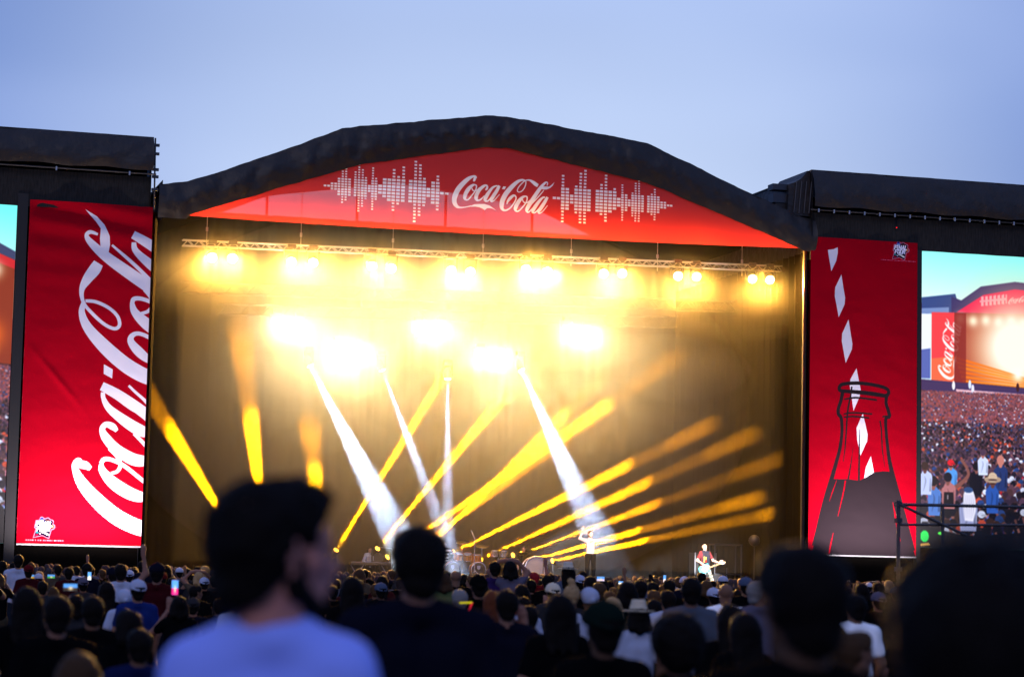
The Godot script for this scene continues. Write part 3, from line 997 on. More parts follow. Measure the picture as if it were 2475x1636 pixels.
	while y < h + 20:
		var t := (y - 264.0) / 280.0
		var sz := 1.5 + 9.0 * t * t + 4.0 * t
		var x := r.randf_range(-sz, sz)
		while x < w:
			var shirts := [Color(0.9, 0.42, 0.45), Color(0.98, 0.80, 0.80), Color(0.35, 0.08, 0.15), Color(0.8, 0.2, 0.25), Color(0.5, 0.25, 0.4)] if t < 0.20 else [Color(0.10, 0.08, 0.20), Color(0.25, 0.14, 0.36), Color(0.85, 0.90, 1.0), Color(0.15, 0.45, 0.90), Color(0.80, 0.50, 0.60), Color(0.80, 0.06, 0.16), Color(0.36, 0.42, 0.75), Color(0.14, 0.14, 0.30), Color(0.60, 0.70, 1.0)]
			var fall := maxf(0.0, (x - 140.0) / 372.0) if not left else 0.0
			var dim := clampf(1.2 - t * 0.3 - fall * 1.0 * t - maxf(0.0, t - 0.75) * 1.6, 0.04, 1.0)
			figure(im, r, Vector2(x + r.randf_range(-0.35, 0.35) * sz, y + r.randf_range(-0.45, 0.45) * sz), sz, shirts[r.randi() % shirts.size()], dim, t < 0.2)
			x += sz * r.randf_range(1.4, 2.1)
		y += sz * 0.72
	if not left:
		r.seed = 5
		for q in [[25, 427, 12.0, Color(0.30, 0.48, 0.80), 0], [60, 394, 9.0, Color(0.32, 0.60, 0.92), 2], [161, 384, 11.0, Color(0.13, 0.20, 0.42), 3], [112, 398, 10.0, Color(0.04, 0.03, 0.08), 0], [8, 400, 10.0, Color(0.75, 0.80, 0.98), 0], [125, 372, 8.0, Color(0.80, 0.85, 1.0), 0], [145, 420, 12.0, Color(0.15, 0.32, 0.66), 4], [54, 419, 11.0, Color(0.70, 0.44, 0.46), 1], [97, 448, 13.0, Color(0.55, 0.58, 0.75), 5]]:
			figure(im, r, Vector2(q[0], q[1]), q[2], q[3], 1.0, false, q[4])
	fill(im, poly("0,505 30,510 90,522 512,490 512,544 0,544", Transform2D.IDENTITY), Color(0.015, 0.01, 0.02), 0.93)
	if not left:
		disc(im, Vector2(8, 524), 9, 11, Color(0.1, 0.9, 0.35))
		disc(im, Vector2(40, 518), 6, 3, Color(0.3, 0.95, 0.3))
		fill(im, poly("0,537 16,535 20,540 0,542", Transform2D.IDENTITY), Color(0.85, 0.65, 0.3))
	im.resize(250, 266, Image.INTERPOLATE_LANCZOS)
	im.resize(w, h, Image.INTERPOLATE_CUBIC)
	return tex(im)

# one spectator seen from behind, drawn for the screens: p is the middle of the head, s its half height
func figure(im: Image, r: RandomNumberGenerator, p: Vector2, s: float, shirt: Color, dim: float, warm: bool, look := -1) -> void:
	var skin := Color(0.80, 0.50, 0.46).lerp(Color(0.38, 0.22, 0.20), r.randf()) * dim
	var hair: Color = [Color(0.06, 0.04, 0.06), Color(0.10, 0.06, 0.06), Color(0.22, 0.13, 0.09), Color(0.06, 0.05, 0.10)][r.randi() % 4] * dim
	if warm:
		hair = hair.lerp(Color(0.80, 0.36, 0.36), r.randf_range(0.2, 0.9))
	if s < 9.0:
		hair = hair.lerp(Color(0.45, 0.30, 0.42) * dim, r.randf_range(0.0, 0.75))
	var c := shirt * dim
	skin.a = 1.0
	hair.a = 1.0
	c.a = 1.0
	var lean := r.randf_range(-0.2, 0.2) * s
	var w := s * r.randf_range(0.95, 1.25)
	if look == 1:
		fill(im, stroke([Vector3(p.x + w, p.y + s * 1.6, s * 0.75), Vector3(p.x + w * 2.1, p.y + s * 0.9, s * 0.7), Vector3(p.x + w * 3.4, p.y - s * 0.6, s * 0.6), Vector3(p.x + w * 3.0, p.y - s * 2.0, s * 0.5), Vector3(p.x + w * 2.2, p.y - s * 3.1, s * 0.55)], Transform2D.IDENTITY), skin)
	fill(im, stroke([Vector3(p.x, p.y + s * 0.7, s * 0.9), Vector3(p.x + lean * 0.5, p.y + s * 1.15, w * 1.5), Vector3(p.x + lean, p.y + s * 1.7, w * 2.3), Vector3(p.x + lean, p.y + s * 3.2, w * 2.2), Vector3(p.x + lean, p.y + s * 5.0, w * 2.0)], Transform2D.IDENTITY), c)
	if s > 3.5:
		var shade := c.darkened(0.45)
		fill(im, stroke([Vector3(p.x + lean - w * 0.2, p.y + s * 1.7, s * 0.06), Vector3(p.x + lean, p.y + s * 2.6, s * 0.3), Vector3(p.x + lean - w * 0.4, p.y + s * 4.4, s * 0.1)], Transform2D.IDENTITY), shade, 0.5)
		fill(im, stroke([Vector3(p.x + lean + w * 0.85, p.y + s * 2.0, s * 0.1), Vector3(p.x + lean + w * 0.8, p.y + s * 4.4, s * 0.35)], Transform2D.IDENTITY), shade, 0.7)
	if look == 1:
		fill(im, PackedVector2Array([p + Vector2(-w * 0.6, s * 2.3), p + Vector2(w * 0.9, s * 2.3), p + Vector2(w, s * 4.6), p + Vector2(-w * 0.7, s * 4.6)]), Color(0.07, 0.03, 0.05))
		fill(im, PackedVector2Array([p + Vector2(-w * 0.1, s * 2.7), p + Vector2(w * 0.1, s * 2.7), p + Vector2(w * 0.1, s * 3.5), p + Vector2(-w * 0.1, s * 3.5)]), Color(0.6, 0.55, 0.6))
	disc(im, p + Vector2(0, s * 0.75), s * 0.36, s * 0.5, skin)
	disc(im, p, s * 0.72, s * 0.92, skin)
	if look == 3:
		return
	if look == 5 or (look < 0 and r.randf() < 0.12):
		var hc: Color = Color(0.86, 0.86, 0.94) if look == 5 else hair
		fill(im, stroke([Vector3(p.x, p.y - s * 0.9, s * 0.9), Vector3(p.x, p.y, s * 1.7), Vector3(p.x + s * 0.1, p.y + s * 1.8, s * 2.0), Vector3(p.x, p.y + s * 3.6, s * 1.3)], Transform2D.IDENTITY), hc)
		if look == 5:
			for k in 5:
				fill(im, stroke([Vector3(p.x + (k - 2) * s * 0.3, p.y, s * 0.05), Vector3(p.x + (k - 2) * s * 0.36, p.y + s * 1.6, s * 0.12), Vector3(p.x + (k - 2) * s * 0.26, p.y + s * 3.2, s * 0.05)], Transform2D.IDENTITY), Color(0.6, 0.6, 0.75), 0.6)
			disc(im, p + Vector2(-s * 0.1, -s * 0.7), s * 0.75, s * 0.42, Color(0.16, 0.28, 0.48))
		return
	disc(im, p + Vector2(0, -s * 0.16), s * 0.76, s * 0.78, hair)
	if look == 4:
		disc(im, p + Vector2(0, -s * 0.1), s * 1.5, s * 0.55, Color(0.66, 0.56, 0.48))
		disc(im, p + Vector2(0, -s * 0.45), s * 0.8, s * 0.75, Color(0.80, 0.70, 0.60))
		disc(im, p + Vector2(0, -s * 0.05), s * 0.8, s * 0.16, Color(0.35, 0.26, 0.24))
	elif look == 2 or (look < 0 and r.randf() < 0.14):
		var cc: Color = Color(0.88, 0.10, 0.15) if look == 2 else [Color(0.85, 0.88, 1.0), Color(0.15, 0.25, 0.5), Color(0.8, 0.3, 0.2)][r.randi() % 3] * dim
		cc.a = 1.0
		disc(im, p + Vector2(0, -s * 0.3), s * 0.8, s * 0.68, cc)
		disc(im, p + Vector2(s * 0.5, -s * 0.1), s * 0.6, s * 0.2, cc.darkened(0.2))
	if look < 0 and r.randf() < 0.10:
		fill(im, stroke([Vector3(p.x + w, p.y + s * 1.5, s * 0.5), Vector3(p.x + w * 1.5, p.y, s * 0.45), Vector3(p.x + w * 1.1, p.y - s * 1.6, s * 0.4)], Transform2D.IDENTITY), skin)

# ------------------------------------------------------------------ the scene
func _ready() -> void:
	# camera
	var cam := Camera3D.new()
	cam.name = "camera"
	add_child(cam)
	var yaw := 0.2826
	var pitch := 0.0967
	var roll := 0.0214
	var fw := Vector3(sin(yaw) * cos(pitch), sin(pitch), -cos(yaw) * cos(pitch))
	var rt := Vector3(cos(yaw), 0, sin(yaw))
	var up := rt.cross(fw)
	var r2 := rt * cos(roll) + up * sin(roll)
	var u2 := up * cos(roll) - rt * sin(roll)
	cam.transform = Transform3D(Basis(r2, u2, -fw), Vector3(-23.447, 1.72, 82.822))
	var att := CameraAttributesPhysical.new()
	att.frustum_focal_length = 85.71
	att.frustum_focus_distance = 84.0
	att.frustum_near = 0.1
	att.frustum_far = 2000.0
	att.exposure_aperture = 2.6
	cam.attributes = att
	cam.fov = 15.94
	cam.near = 0.1
	cam.far = 2000.0
	# sky and air
	var we := WorldEnvironment.new()
	we.name = "environment"
	add_child(we)
	var env := Environment.new()
	env.background_mode = Environment.BG_SKY
	env.sky = Sky.new()
	var sm := PanoramaSkyMaterial.new()
	sm.panorama = make_sky()
	env.sky.sky_material = sm
	env.background_energy_multiplier = 1.0
	env.tonemap_mode = Environment.TONE_MAPPER_LINEAR
	env.tonemap_exposure = 1.0
	env.volumetric_fog_enabled = true
	env.volumetric_fog_density = 0.0
	env.sdfgi_enabled = true
	env.ssao_enabled = true
	env.ssil_enabled = true
	we.environment = env
	# the last of the daylight, a wide soft glow from behind the camera
	var sun := DirectionalLight3D.new()
	sun.name = "dusk"
	sun.light_color = Color(1.0, 0.94, 0.97)
	sun.light_energy = 0.15
	sun.light_angular_distance = 20.0
	sun.shadow_enabled = true
	add_child(sun)
	sun.look_at_from_position(Vector3(-30, 38, 60), Vector3(0, 0, 0))

	materials()
	var t0 := Time.get_ticks_msec()
	people_kinds()
	print("bodies ", Time.get_ticks_msec() - t0)
	t0 = Time.get_ticks_msec()
	build_stage()
	print("stage ", Time.get_ticks_msec() - t0)
	build_lights()
	build_band()
	t0 = Time.get_ticks_msec()
	build_crowd()
	print("crowd ", Time.get_ticks_msec() - t0)

func materials() -> void:
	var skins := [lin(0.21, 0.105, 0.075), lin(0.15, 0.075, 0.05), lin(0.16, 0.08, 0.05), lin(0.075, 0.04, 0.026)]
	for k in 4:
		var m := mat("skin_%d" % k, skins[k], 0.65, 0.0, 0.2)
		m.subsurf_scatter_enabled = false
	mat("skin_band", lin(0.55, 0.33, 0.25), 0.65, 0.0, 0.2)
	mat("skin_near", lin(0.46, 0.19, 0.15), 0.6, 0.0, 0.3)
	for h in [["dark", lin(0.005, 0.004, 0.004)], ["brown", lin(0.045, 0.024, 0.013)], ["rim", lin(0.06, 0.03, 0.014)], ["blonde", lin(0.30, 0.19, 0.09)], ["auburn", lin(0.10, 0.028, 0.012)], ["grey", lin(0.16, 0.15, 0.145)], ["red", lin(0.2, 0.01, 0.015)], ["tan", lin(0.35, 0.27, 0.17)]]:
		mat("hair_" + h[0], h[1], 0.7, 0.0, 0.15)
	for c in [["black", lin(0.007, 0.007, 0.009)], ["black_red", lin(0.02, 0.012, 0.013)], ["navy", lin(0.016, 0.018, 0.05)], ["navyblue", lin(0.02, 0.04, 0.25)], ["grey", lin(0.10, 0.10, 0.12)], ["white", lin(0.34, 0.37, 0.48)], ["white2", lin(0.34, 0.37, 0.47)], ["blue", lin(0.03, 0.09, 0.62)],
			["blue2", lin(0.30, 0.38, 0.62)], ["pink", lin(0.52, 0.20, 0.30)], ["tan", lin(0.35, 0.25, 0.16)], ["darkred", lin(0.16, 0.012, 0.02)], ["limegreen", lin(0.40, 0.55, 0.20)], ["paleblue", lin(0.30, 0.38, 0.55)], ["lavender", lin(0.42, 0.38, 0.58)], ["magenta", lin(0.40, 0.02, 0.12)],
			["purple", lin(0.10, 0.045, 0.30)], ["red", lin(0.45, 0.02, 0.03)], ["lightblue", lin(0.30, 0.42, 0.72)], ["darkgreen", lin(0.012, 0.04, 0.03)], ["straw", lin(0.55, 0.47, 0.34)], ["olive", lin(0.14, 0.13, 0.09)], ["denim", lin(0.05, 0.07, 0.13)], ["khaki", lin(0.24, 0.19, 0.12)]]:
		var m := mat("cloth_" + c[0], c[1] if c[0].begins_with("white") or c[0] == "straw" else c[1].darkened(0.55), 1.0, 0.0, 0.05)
		m.rim_enabled = c[0].begins_with("white")
		m.rim = 0.1
	mat("eye", lin(0.05, 0.03, 0.02), 0.2, 0.0, 0.5)
	var pm := mat("print_cloth", Color.WHITE, 0.95, 0.0, 0.1)
	pm.vertex_color_use_as_albedo = true
	var tarp := mat("tarp", lin(0.018, 0.0135, 0.011), 0.55, 0.0, 0.45)
	tarp.normal_enabled = true
	tarp.normal_texture = noise_tex(8, 0.02, true, 0, 1)
	tarp.normal_scale = 0.7
	tarp.uv1_triplanar = true
	tarp.uv1_world_triplanar = true
	tarp.uv1_scale = Vector3.ONE * 0.35
	var scrim := mat("scrim", Color.WHITE, 0.95, 0.0, 0.1)
	scrim.albedo_texture = noise_tex(21, 0.06, false, 0.14, 0.20)
	scrim.uv1_triplanar = true
	scrim.uv1_world_triplanar = true
	scrim.uv1_scale = Vector3(0.8, 0.12, 0.8)
	mat("drape", lin(0.004, 0.0036, 0.0032), 1.0, 0.0, 0.0)
	mat("alu", lin(0.42, 0.42, 0.43), 0.4, 0.7, 0.5)
	mat("steel", lin(0.05, 0.05, 0.055), 0.45, 0.6, 0.5)
	mat("black", lin(0.012, 0.012, 0.013), 0.6, 0.0, 0.4)
	mat("chrome", lin(0.7, 0.7, 0.72), 0.2, 0.9, 0.5)
	mat("brass", lin(0.62, 0.46, 0.18), 0.3, 0.8, 0.5)
	var gr := mat("ground", Color.WHITE, 0.95, 0.0, 0.2)
	gr.albedo_texture = noise_tex(4, 0.03, false, 0.16, 0.27, 512)
	gr.uv1_triplanar = true
	gr.uv1_world_triplanar = true
	gr.uv1_scale = Vector3.ONE * 0.2
	glow("lamp_warm", Color(1.0, 0.86, 0.6), 14.0)
	glow("lamp_amber", Color(1.0, 0.72, 0.22), 6.0)
	glow("lamp_white", Color(0.9, 0.94, 1.0), 8.0)

func people_kinds() -> void:
	spec("short")
	spec("crop", {"hair": "crop"})
	spec("cap_back", {"hair": "short", "hat": "back"})
	spec("cap_fwd", {"hair": "short", "hat": "fwd"})
	spec("hood", {"hair": "none", "hat": "scarf", "wide": 0.88})
	spec("long", {"hair": "long", "wide": 0.86})
	spec("bob", {"hair": "bob", "wide": 0.88})
	spec("bun", {"hair": "bun", "wide": 0.86})
	spec("curly", {"hair": "curly"})
	spec("afro", {"hair": "afro", "wide": 0.9})
	spec("bald", {"hair": "none"})
	spec("phone", {"hair": "bob", "wide": 0.9, "hands": true, "re": Vector3(0.27, 1.28, -0.20), "rw": Vector3(0.07, 1.56, -0.33), "le": Vector3(-0.27, 1.28, -0.20), "lw": Vector3(-0.07, 1.56, -0.33), "rp": Vector3(-0.1, 1, -0.1), "lp": Vector3(0.1, 1, -0.1)})
	spec("arms_head", {"hair": "bob", "wide": 0.88, "re": Vector3(0.29, 1.56, -0.10), "rw": Vector3(0.13, 1.72, -0.10), "le": Vector3(-0.29, 1.56, -0.10), "lw": Vector3(-0.13, 1.72, -0.10), "rp": Vector3(-1, 0.1, 0), "lp": Vector3(1, 0.1, 0)})
	spec("hand_head", {"hair": "short", "hands": true, "re": Vector3(0.33, 1.25, -0.12), "rw": Vector3(0.15, 1.46, -0.08), "rp": Vector3(-0.3, 1, 0.1), "lp": Vector3(0, -1, 0)})
	spec("one_up", {"hair": "short", "re": Vector3(0.34, 1.60, -0.06), "rw": Vector3(0.30, 1.86, -0.10), "rp": Vector3(0, 1, 0)})
	spec("profile_r", {"hair": "short", "turn": -1.25})
	spec("profile_l", {"hair": "bob", "turn": 1.1, "wide": 0.88})
	spec("fedora", {"hair": "bob", "hat": "fedora", "wide": 0.88})
	spec("fedora_long", {"hair": "long", "hat": "fedora", "wide": 0.88})
	spec("aqua", {"hair": "none", "pattern": "aqua"})
	spec("print", {"hair": "short", "pattern": "leaf"})
	spec("near_white", {"wide": 0.68, "re": Vector3(0.185, 1.12, 0.03), "rw": Vector3(0.18, 0.88, -0.08), "le": Vector3(-0.185, 1.12, 0.03), "lw": Vector3(-0.18, 0.88, -0.08), "cell": 0.015, "head_cell": 0.0055, "hair": "quiff", "turn": -1.0, "beard": true})
	spec("near_navy", {"cell": 0.017, "head_cell": 0.0075, "hair": "quiff", "wide": 1.12})
	spec("near_curly", {"cell": 0.017, "head_cell": 0.0075, "hair": "short"})
	spec("near_afro", {"cell": 0.017, "head_cell": 0.0075, "hair": "afro", "wide": 0.95})
	spec("singer", {"cell": 0.013, "head_cell": 0.006, "hair": "crop", "shirt": false, "hands": true, "re": Vector3(0.41, 1.46, -0.10), "rw": Vector3(0.35, 1.70, -0.17), "rp": Vector3(-0.1, 1, -0.05), "le": Vector3(-0.45, 1.42, -0.05), "lw": Vector3(-0.69, 1.44, -0.10), "lp": Vector3(-1, 0.02, -0.1), "beard": true, "wide": 0.98})
	spec("guitarist", {"cell": 0.013, "head_cell": 0.006, "hair": "none", "pattern": "band", "hands": true, "crouch": 0.9, "nod": 0.3, "re": Vector3(0.30, 1.14, 0.04), "rw": Vector3(0.13, 0.96, -0.20), "rp": Vector3(-0.8, -0.3, -0.1), "le": Vector3(-0.27, 1.15, -0.08), "lw": Vector3(-0.42, 1.07, -0.26), "lp": Vector3(-0.5, 0.5, -0.3)})
	spec("drummer", {"cell": 0.016, "head_cell": 0.0075, "hair": "short", "pattern": "stripes", "sit": true, "re": Vector3(0.36, 1.20, -0.12), "rw": Vector3(0.28, 1.16, -0.40), "le": Vector3(-0.36, 1.28, -0.10), "lw": Vector3(-0.24, 1.36, -0.36), "rp": Vector3(-0.3, 0, -1), "lp": Vector3(0.3, 0.2, -1)})
	spec("keys", {"cell": 0.016, "head_cell": 0.0075, "hair": "crop", "sleeve": 1.6, "nod": -0.15, "re": Vector3(0.28, 1.13, -0.05), "rw": Vector3(0.20, 1.02, -0.33), "le": Vector3(-0.28, 1.13, -0.05), "lw": Vector3(-0.20, 1.02, -0.33), "rp": Vector3(0, -0.2, -1), "lp": Vector3(0, -0.2, -1)})
	results.resize(kind_jobs.size())
	var id := WorkerThreadPool.add_group_task(make_kind, kind_jobs.size())
	WorkerThreadPool.wait_for_group_task_completion(id)
	for k in kind_jobs.size():
		kinds[kind_jobs[k].kind] = results[k]

var results := []

func build_stage() -> void:
	var st: SurfaceTool
	# ground and stage deck
	structure("ground", sheet(8, 8, func(u, v): return Vector3(lerpf(-300, 300, u), 0, lerpf(300, -300, v))), mats.ground)
	var deck := thing("stage_platform", "wide black stage platform under the curved roof", "stage")
	box_part("deck", Vector3(0, 1.03, -6.6), Vector3(24.6, 0.14, 15.2), mats.black, deck)
	box_part("skirt", Vector3(0, 0.48, -6.6), Vector3(24.2, 0.95, 14.8), mats.drape, deck)
	# the roof: curved tarpaulin skin, its front valance
	var roof := thing("stage_roof", "dark tarpaulin roof arching over the stage", "roof")
	var wr := cloth_noise(40, 0.55)
	part("front_valance", sheet(150, 14, func(u, v):
		var x := lerpf(-12.25, 12.3, u)
		var top := line_y(ARCH, x) + wr.get_noise_2d(x * 1.5, 0) * 0.05
		var low := maxf(line_y(GABLE, x), 13.72 if x < 0 else 13.9) - 0.02 + wr.get_noise_2d(x * 2.0, 9) * 0.04
		if x < -11.2:
			low = 13.66
		if x > 11.7:
			low = 13.88
		var fold := wr.get_noise_2d(x * 3.0 + v * 1.2, v * 1.0) * 0.16 * sin(v * PI) + wr.get_noise_2d(x * 9.0 - v * 3.0, 30 + v) * 0.07
		return Vector3(x, lerpf(top, low, v), 0.12 + 0.18 * sin(v * PI) + fold)), mats.tarp, roof)
	part("skin", sheet(60, 12, func(u, v):
		var x := lerpf(-12.25, 12.3, u)
		return Vector3(x, line_y(ARCH, x) - 0.02 - 0.12 * sin(v * PI * 4.0) * sin(v * PI * 4.0), 0.13 - 15.0 * v)), mats.tarp, roof)
	part("ceiling", sheet(60, 4, func(u, v):
		var x := lerpf(-12.2, 12.25, u)
		return Vector3(x, line_y(ARCH, x) - 0.28, 0.0 - 14.8 * v)), mats.drape, roof)
	for q in [-12.1, 12.15]:
		part("side_skin", sheet(2, 6, func(u, v): return Vector3(q, lerpf(15.0, 13.6, v), lerpf(0.0, -14.8, u))), mats.tarp, roof)
	for k in 6:
		var x := -9.6 + 3.8 * k
		tube_part("rear_post", Vector3(x, 13.6, -14.55), Vector3(x, line_y(ARCH, x) - 0.3, -14.55), 0.06, mats.steel, roof, 6)
	# gable banner with the print, a mesh fabric
	var gm := mat("gable_print", Color.WHITE, 0.85, 0.0, 0.2)
	gm.albedo_texture = gable_print()
	gm.albedo_color = Color(1, 1, 1, 0.86)
	gm.transparency = BaseMaterial3D.TRANSPARENCY_ALPHA
	gm.backlight_enabled = true
	gm.backlight = Color(0.35, 0.35, 0.35)
	var gb := new_st()
	gb.set_smooth_group(0)
	var nu := 80
	var sag := cloth_noise(15, 0.35)
	for i in nu + 1:
		for j in 7:
			var x := lerpf(-11.2, 11.7, float(i) / nu)
			var low := 13.80 + (x + 11.2) * 0.0078 - 0.10 * (1.0 - pow(x / 11.6, 2.0))
			var y := lerpf(low, maxf(low, line_y(GABLE, x) + 0.05), j / 6.0)
			gb.set_uv(Vector2((x + 11.4) / (2046.0 / 88.0), (17.1 - y) / (300.0 / 88.0)))
			gb.add_vertex(Vector3(x, y, 0.06 + 0.06 * sag.get_noise_2d(x, y * 2.0)))
	for i in nu:
		for j in 6:
			var a := i * 7 + j
			for k in [a, a + 1, a + 8, a, a + 8, a + 7]:
				gb.add_index(k)
	gb.generate_normals()
	tag(part("gable_banner", gb.commit(), gm), "red gable banner with white script and equaliser bars under the roof arch", "banner")
	# black drapes behind and beside the stage
	var fold := cloth_noise(18, 0.8)
	tag(part("back_drape", sheet(160, 6, func(u, v): return Vector3(lerpf(-12.2, 12.2, u), lerpf(1.1, 16.1, v), -14.3 + 0.02 * sin(u * 260.0) + 0.2 * fold.get_noise_1d(u * 60.0))), mats.drape), "black drape closing the back of the stage", "drape")
	tag(part("side_drape", sheet(90, 6, func(u, v): return Vector3(-12.3 + 0.1 * sin(u * 150.0), lerpf(0.3, 13.9, v), lerpf(-0.12, -14.2, u))), mats.drape), "black drape on the left side of the stage beside the script banner", "drape")
	tag(part("side_drape", sheet(90, 6, func(u, v): return Vector3(12.1 + 0.1 * sin(u * 150.0), lerpf(0.3, 13.9, v), lerpf(-0.12, -14.2, u))), mats.drape), "black drape on the right side of the stage beside the bottle banner", "drape")
	# wings
	for s in [-1.0, 1.0]:
		wing(s)
	banners()
	# scaffold rail in front of the right screen
	var sc := thing("scaffold_rail", "black scaffold rail with diagonal brace in front of the right screen", "scaffold", Vector3(-7.8, 0, 49.8))
	var dx := Vector3(0.96, 0, 0.28)
	tube_part("post", Vector3.ZERO, Vector3(0, 2.92, 0), 0.03, mats.steel, sc)
	tube_part("post", dx * 0.66, dx * 0.66 + Vector3(0, 2.88, 0), 0.024, mats.steel, sc)
	tube_part("post", dx * 2.4, dx * 2.4 + Vector3(0, 2.92, 0), 0.03, mats.steel, sc)
	tube_part("rail", Vector3(0, 2.86, 0), dx * 2.4 + Vector3(0, 2.86, 0), 0.024, mats.steel, sc)
	tube_part("rail", Vector3(0, 2.56, 0) , dx * 2.4 + Vector3(0, 2.60, 0), 0.02, mats.steel, sc)
	tube_part("brace", Vector3(0, 2.86, 0.03), dx * 1.0 + Vector3(0, 2.42, 0.03), 0.022, mats.steel, sc)
	for y in [0.9, 1.9, 2.62, 2.86]:
		box_part("clamp", Vector3(0, y, 0), Vector3(0.09, 0.07, 0.09), mats.steel, sc)

func wing(s: float) -> void:
	var left := s < 0.0
	var x0 := -12.5 if left else 12.05
	var x1 := -27.0 if left else 27.5
	var top := 16.42 if left else 16.95
	var lip := 15.10 if left else 15.42
	var low := 14.02 if left else 14.42
	var w := thing("stage_wing", "black covered wing left of the stage above the script banner" if left else "black covered wing right of the stage above the bottle banner", "stage wing")
	var nz := cloth_noise(60 if left else 61, 0.5)
	part("roof_tarp", sheet(70, 10, func(u, v):
		var x := lerpf(x0, x1, u)
		var f: float = nz.get_noise_2d(x * 2.0, v * 3.0) * 0.10 + nz.get_noise_2d(x * 6.0 + v * 8.0, v * 2.0) * 0.05 * v
		var sagv: float = 0.06 * sin(u * 40.0) * v
		return Vector3(x, lerpf(top, lip + 0.12, v) - sagv * 0.5, 0.25 + 0.35 * sin(v * 2.2) + f)), mats.tarp, w)
	part("roof_top", sheet(10, 4, func(u, v): return Vector3(lerpf(x0, x1, u), top + 0.0 - 0.15 * v, 0.25 - 7.0 * v)), mats.tarp, w)
	part("end_tarp", sheet(4, 4, func(u, v): return Vector3(x0 + 0.04 * s, lerpf(top - 0.05, low, v), lerpf(0.3, -7.0, u))), mats.tarp, w)
	tube_part("lip_pipe", Vector3(x0 - 0.1 * s, lip, 0.42), Vector3(x1, lip, 0.42), 0.03, mats.steel, w, 6)
	for k in 16:
		if not left or k == 1 or k == 5:
			box_part("clip", Vector3(x0 + s * (0.2 + 0.62 * k), lip - 0.03, 0.48), Vector3(0.05, 0.13, 0.05), mats.alu, w)
	part("fascia_scrim", sheet(40, 4, func(u, v): return Vector3(lerpf(x0 + 0.06 * s, x1, u), lerpf(lip - 0.05, low - 0.25, v), 0.10 + 0.03 * sin(u * 60.0))), mats.scrim, w)
	box_part("inner_post", Vector3(x0 + 0.02 * s, 7.5, -0.35), Vector3(0.12, 15.0, 0.12), mats.steel, w)
	box_part("divider_post", Vector3(-16.83 if left else 16.56, 7.2, -0.05), Vector3(0.34 if left else 0.18, 14.0, 0.3), mats.black, w)
	part("skirt_drape", sheet(60, 3, func(u, v): return Vector3(lerpf(x0, x1, u), lerpf(2.6, 0.0, v), -0.1 + 0.06 * sin(u * 190.0))), mats.drape, w)
	part("backing", sheet(4, 4, func(u, v): return Vector3(lerpf(x0 + 0.1 * s, x1, u), lerpf(lip + 0.6, 0.0, v), -0.45)), mats.drape, w)
	# gear at the inner end of the roof
	if left:
		for y in [16.15, 15.85, 15.3, 15.05, 14.6]:
			box_part("bracket", Vector3(x0 + 0.10, y, 0.2), Vector3(0.22, 0.09, 0.12), mats.steel, w)
		tube_part("edge_pole", Vector3(x0 + 0.1, 13.9, 0.2), Vector3(x0 + 0.06, 16.4, 0.2), 0.03, mats.steel, w)
	else:
		var st := new_st()
		prism(st, PackedVector2Array([Vector2(12.05, 16.9), Vector2(11.95, 16.92), Vector2(11.75, 16.65), Vector2(11.45, 16.45), Vector2(11.2, 16.36), Vector2(11.15, 15.2), Vector2(12.05, 15.2)]), -2.6, 0.1)
		part("folded_tarp", done(st), mats.tarp, w)
		box_part("hoist_case", Vector3(11.05, 16.27, -0.3), Vector3(0.85, 0.22, 0.5), mats.steel, w)
		box_part("hoist_case", Vector3(10.92, 15.85, -0.3), Vector3(0.55, 0.34, 0.5), mats.steel, w)
		box_part("hoist_case", Vector3(11.1, 15.5, -0.4), Vector3(0.7, 0.4, 0.6), mats.tarp, w)
		for k in 4:
			tube_part("edge_pole", Vector3(11.4 + 0.2 * k, 15.3, 0.15), Vector3(11.5 + 0.2 * k, 16.5, 0.15), 0.025, mats.steel, w, 6)
		box_part("pilot_lamp_plate", Vector3(15.56, 14.98, 0.16), Vector3(0.10, 0.10, 0.03), mats.black, w)
		var led := new_st()
		lathe(led, [Vector2(0, -0.02), Vector2(0.028, 0), Vector2(0, 0.02)], Vector3(15.56, 14.98, 0.2), Basis.IDENTITY, 8)
		part("pilot_lamp", done(led), glow("pilot", Color(1, 0.03, 0.05), 2.0), w)

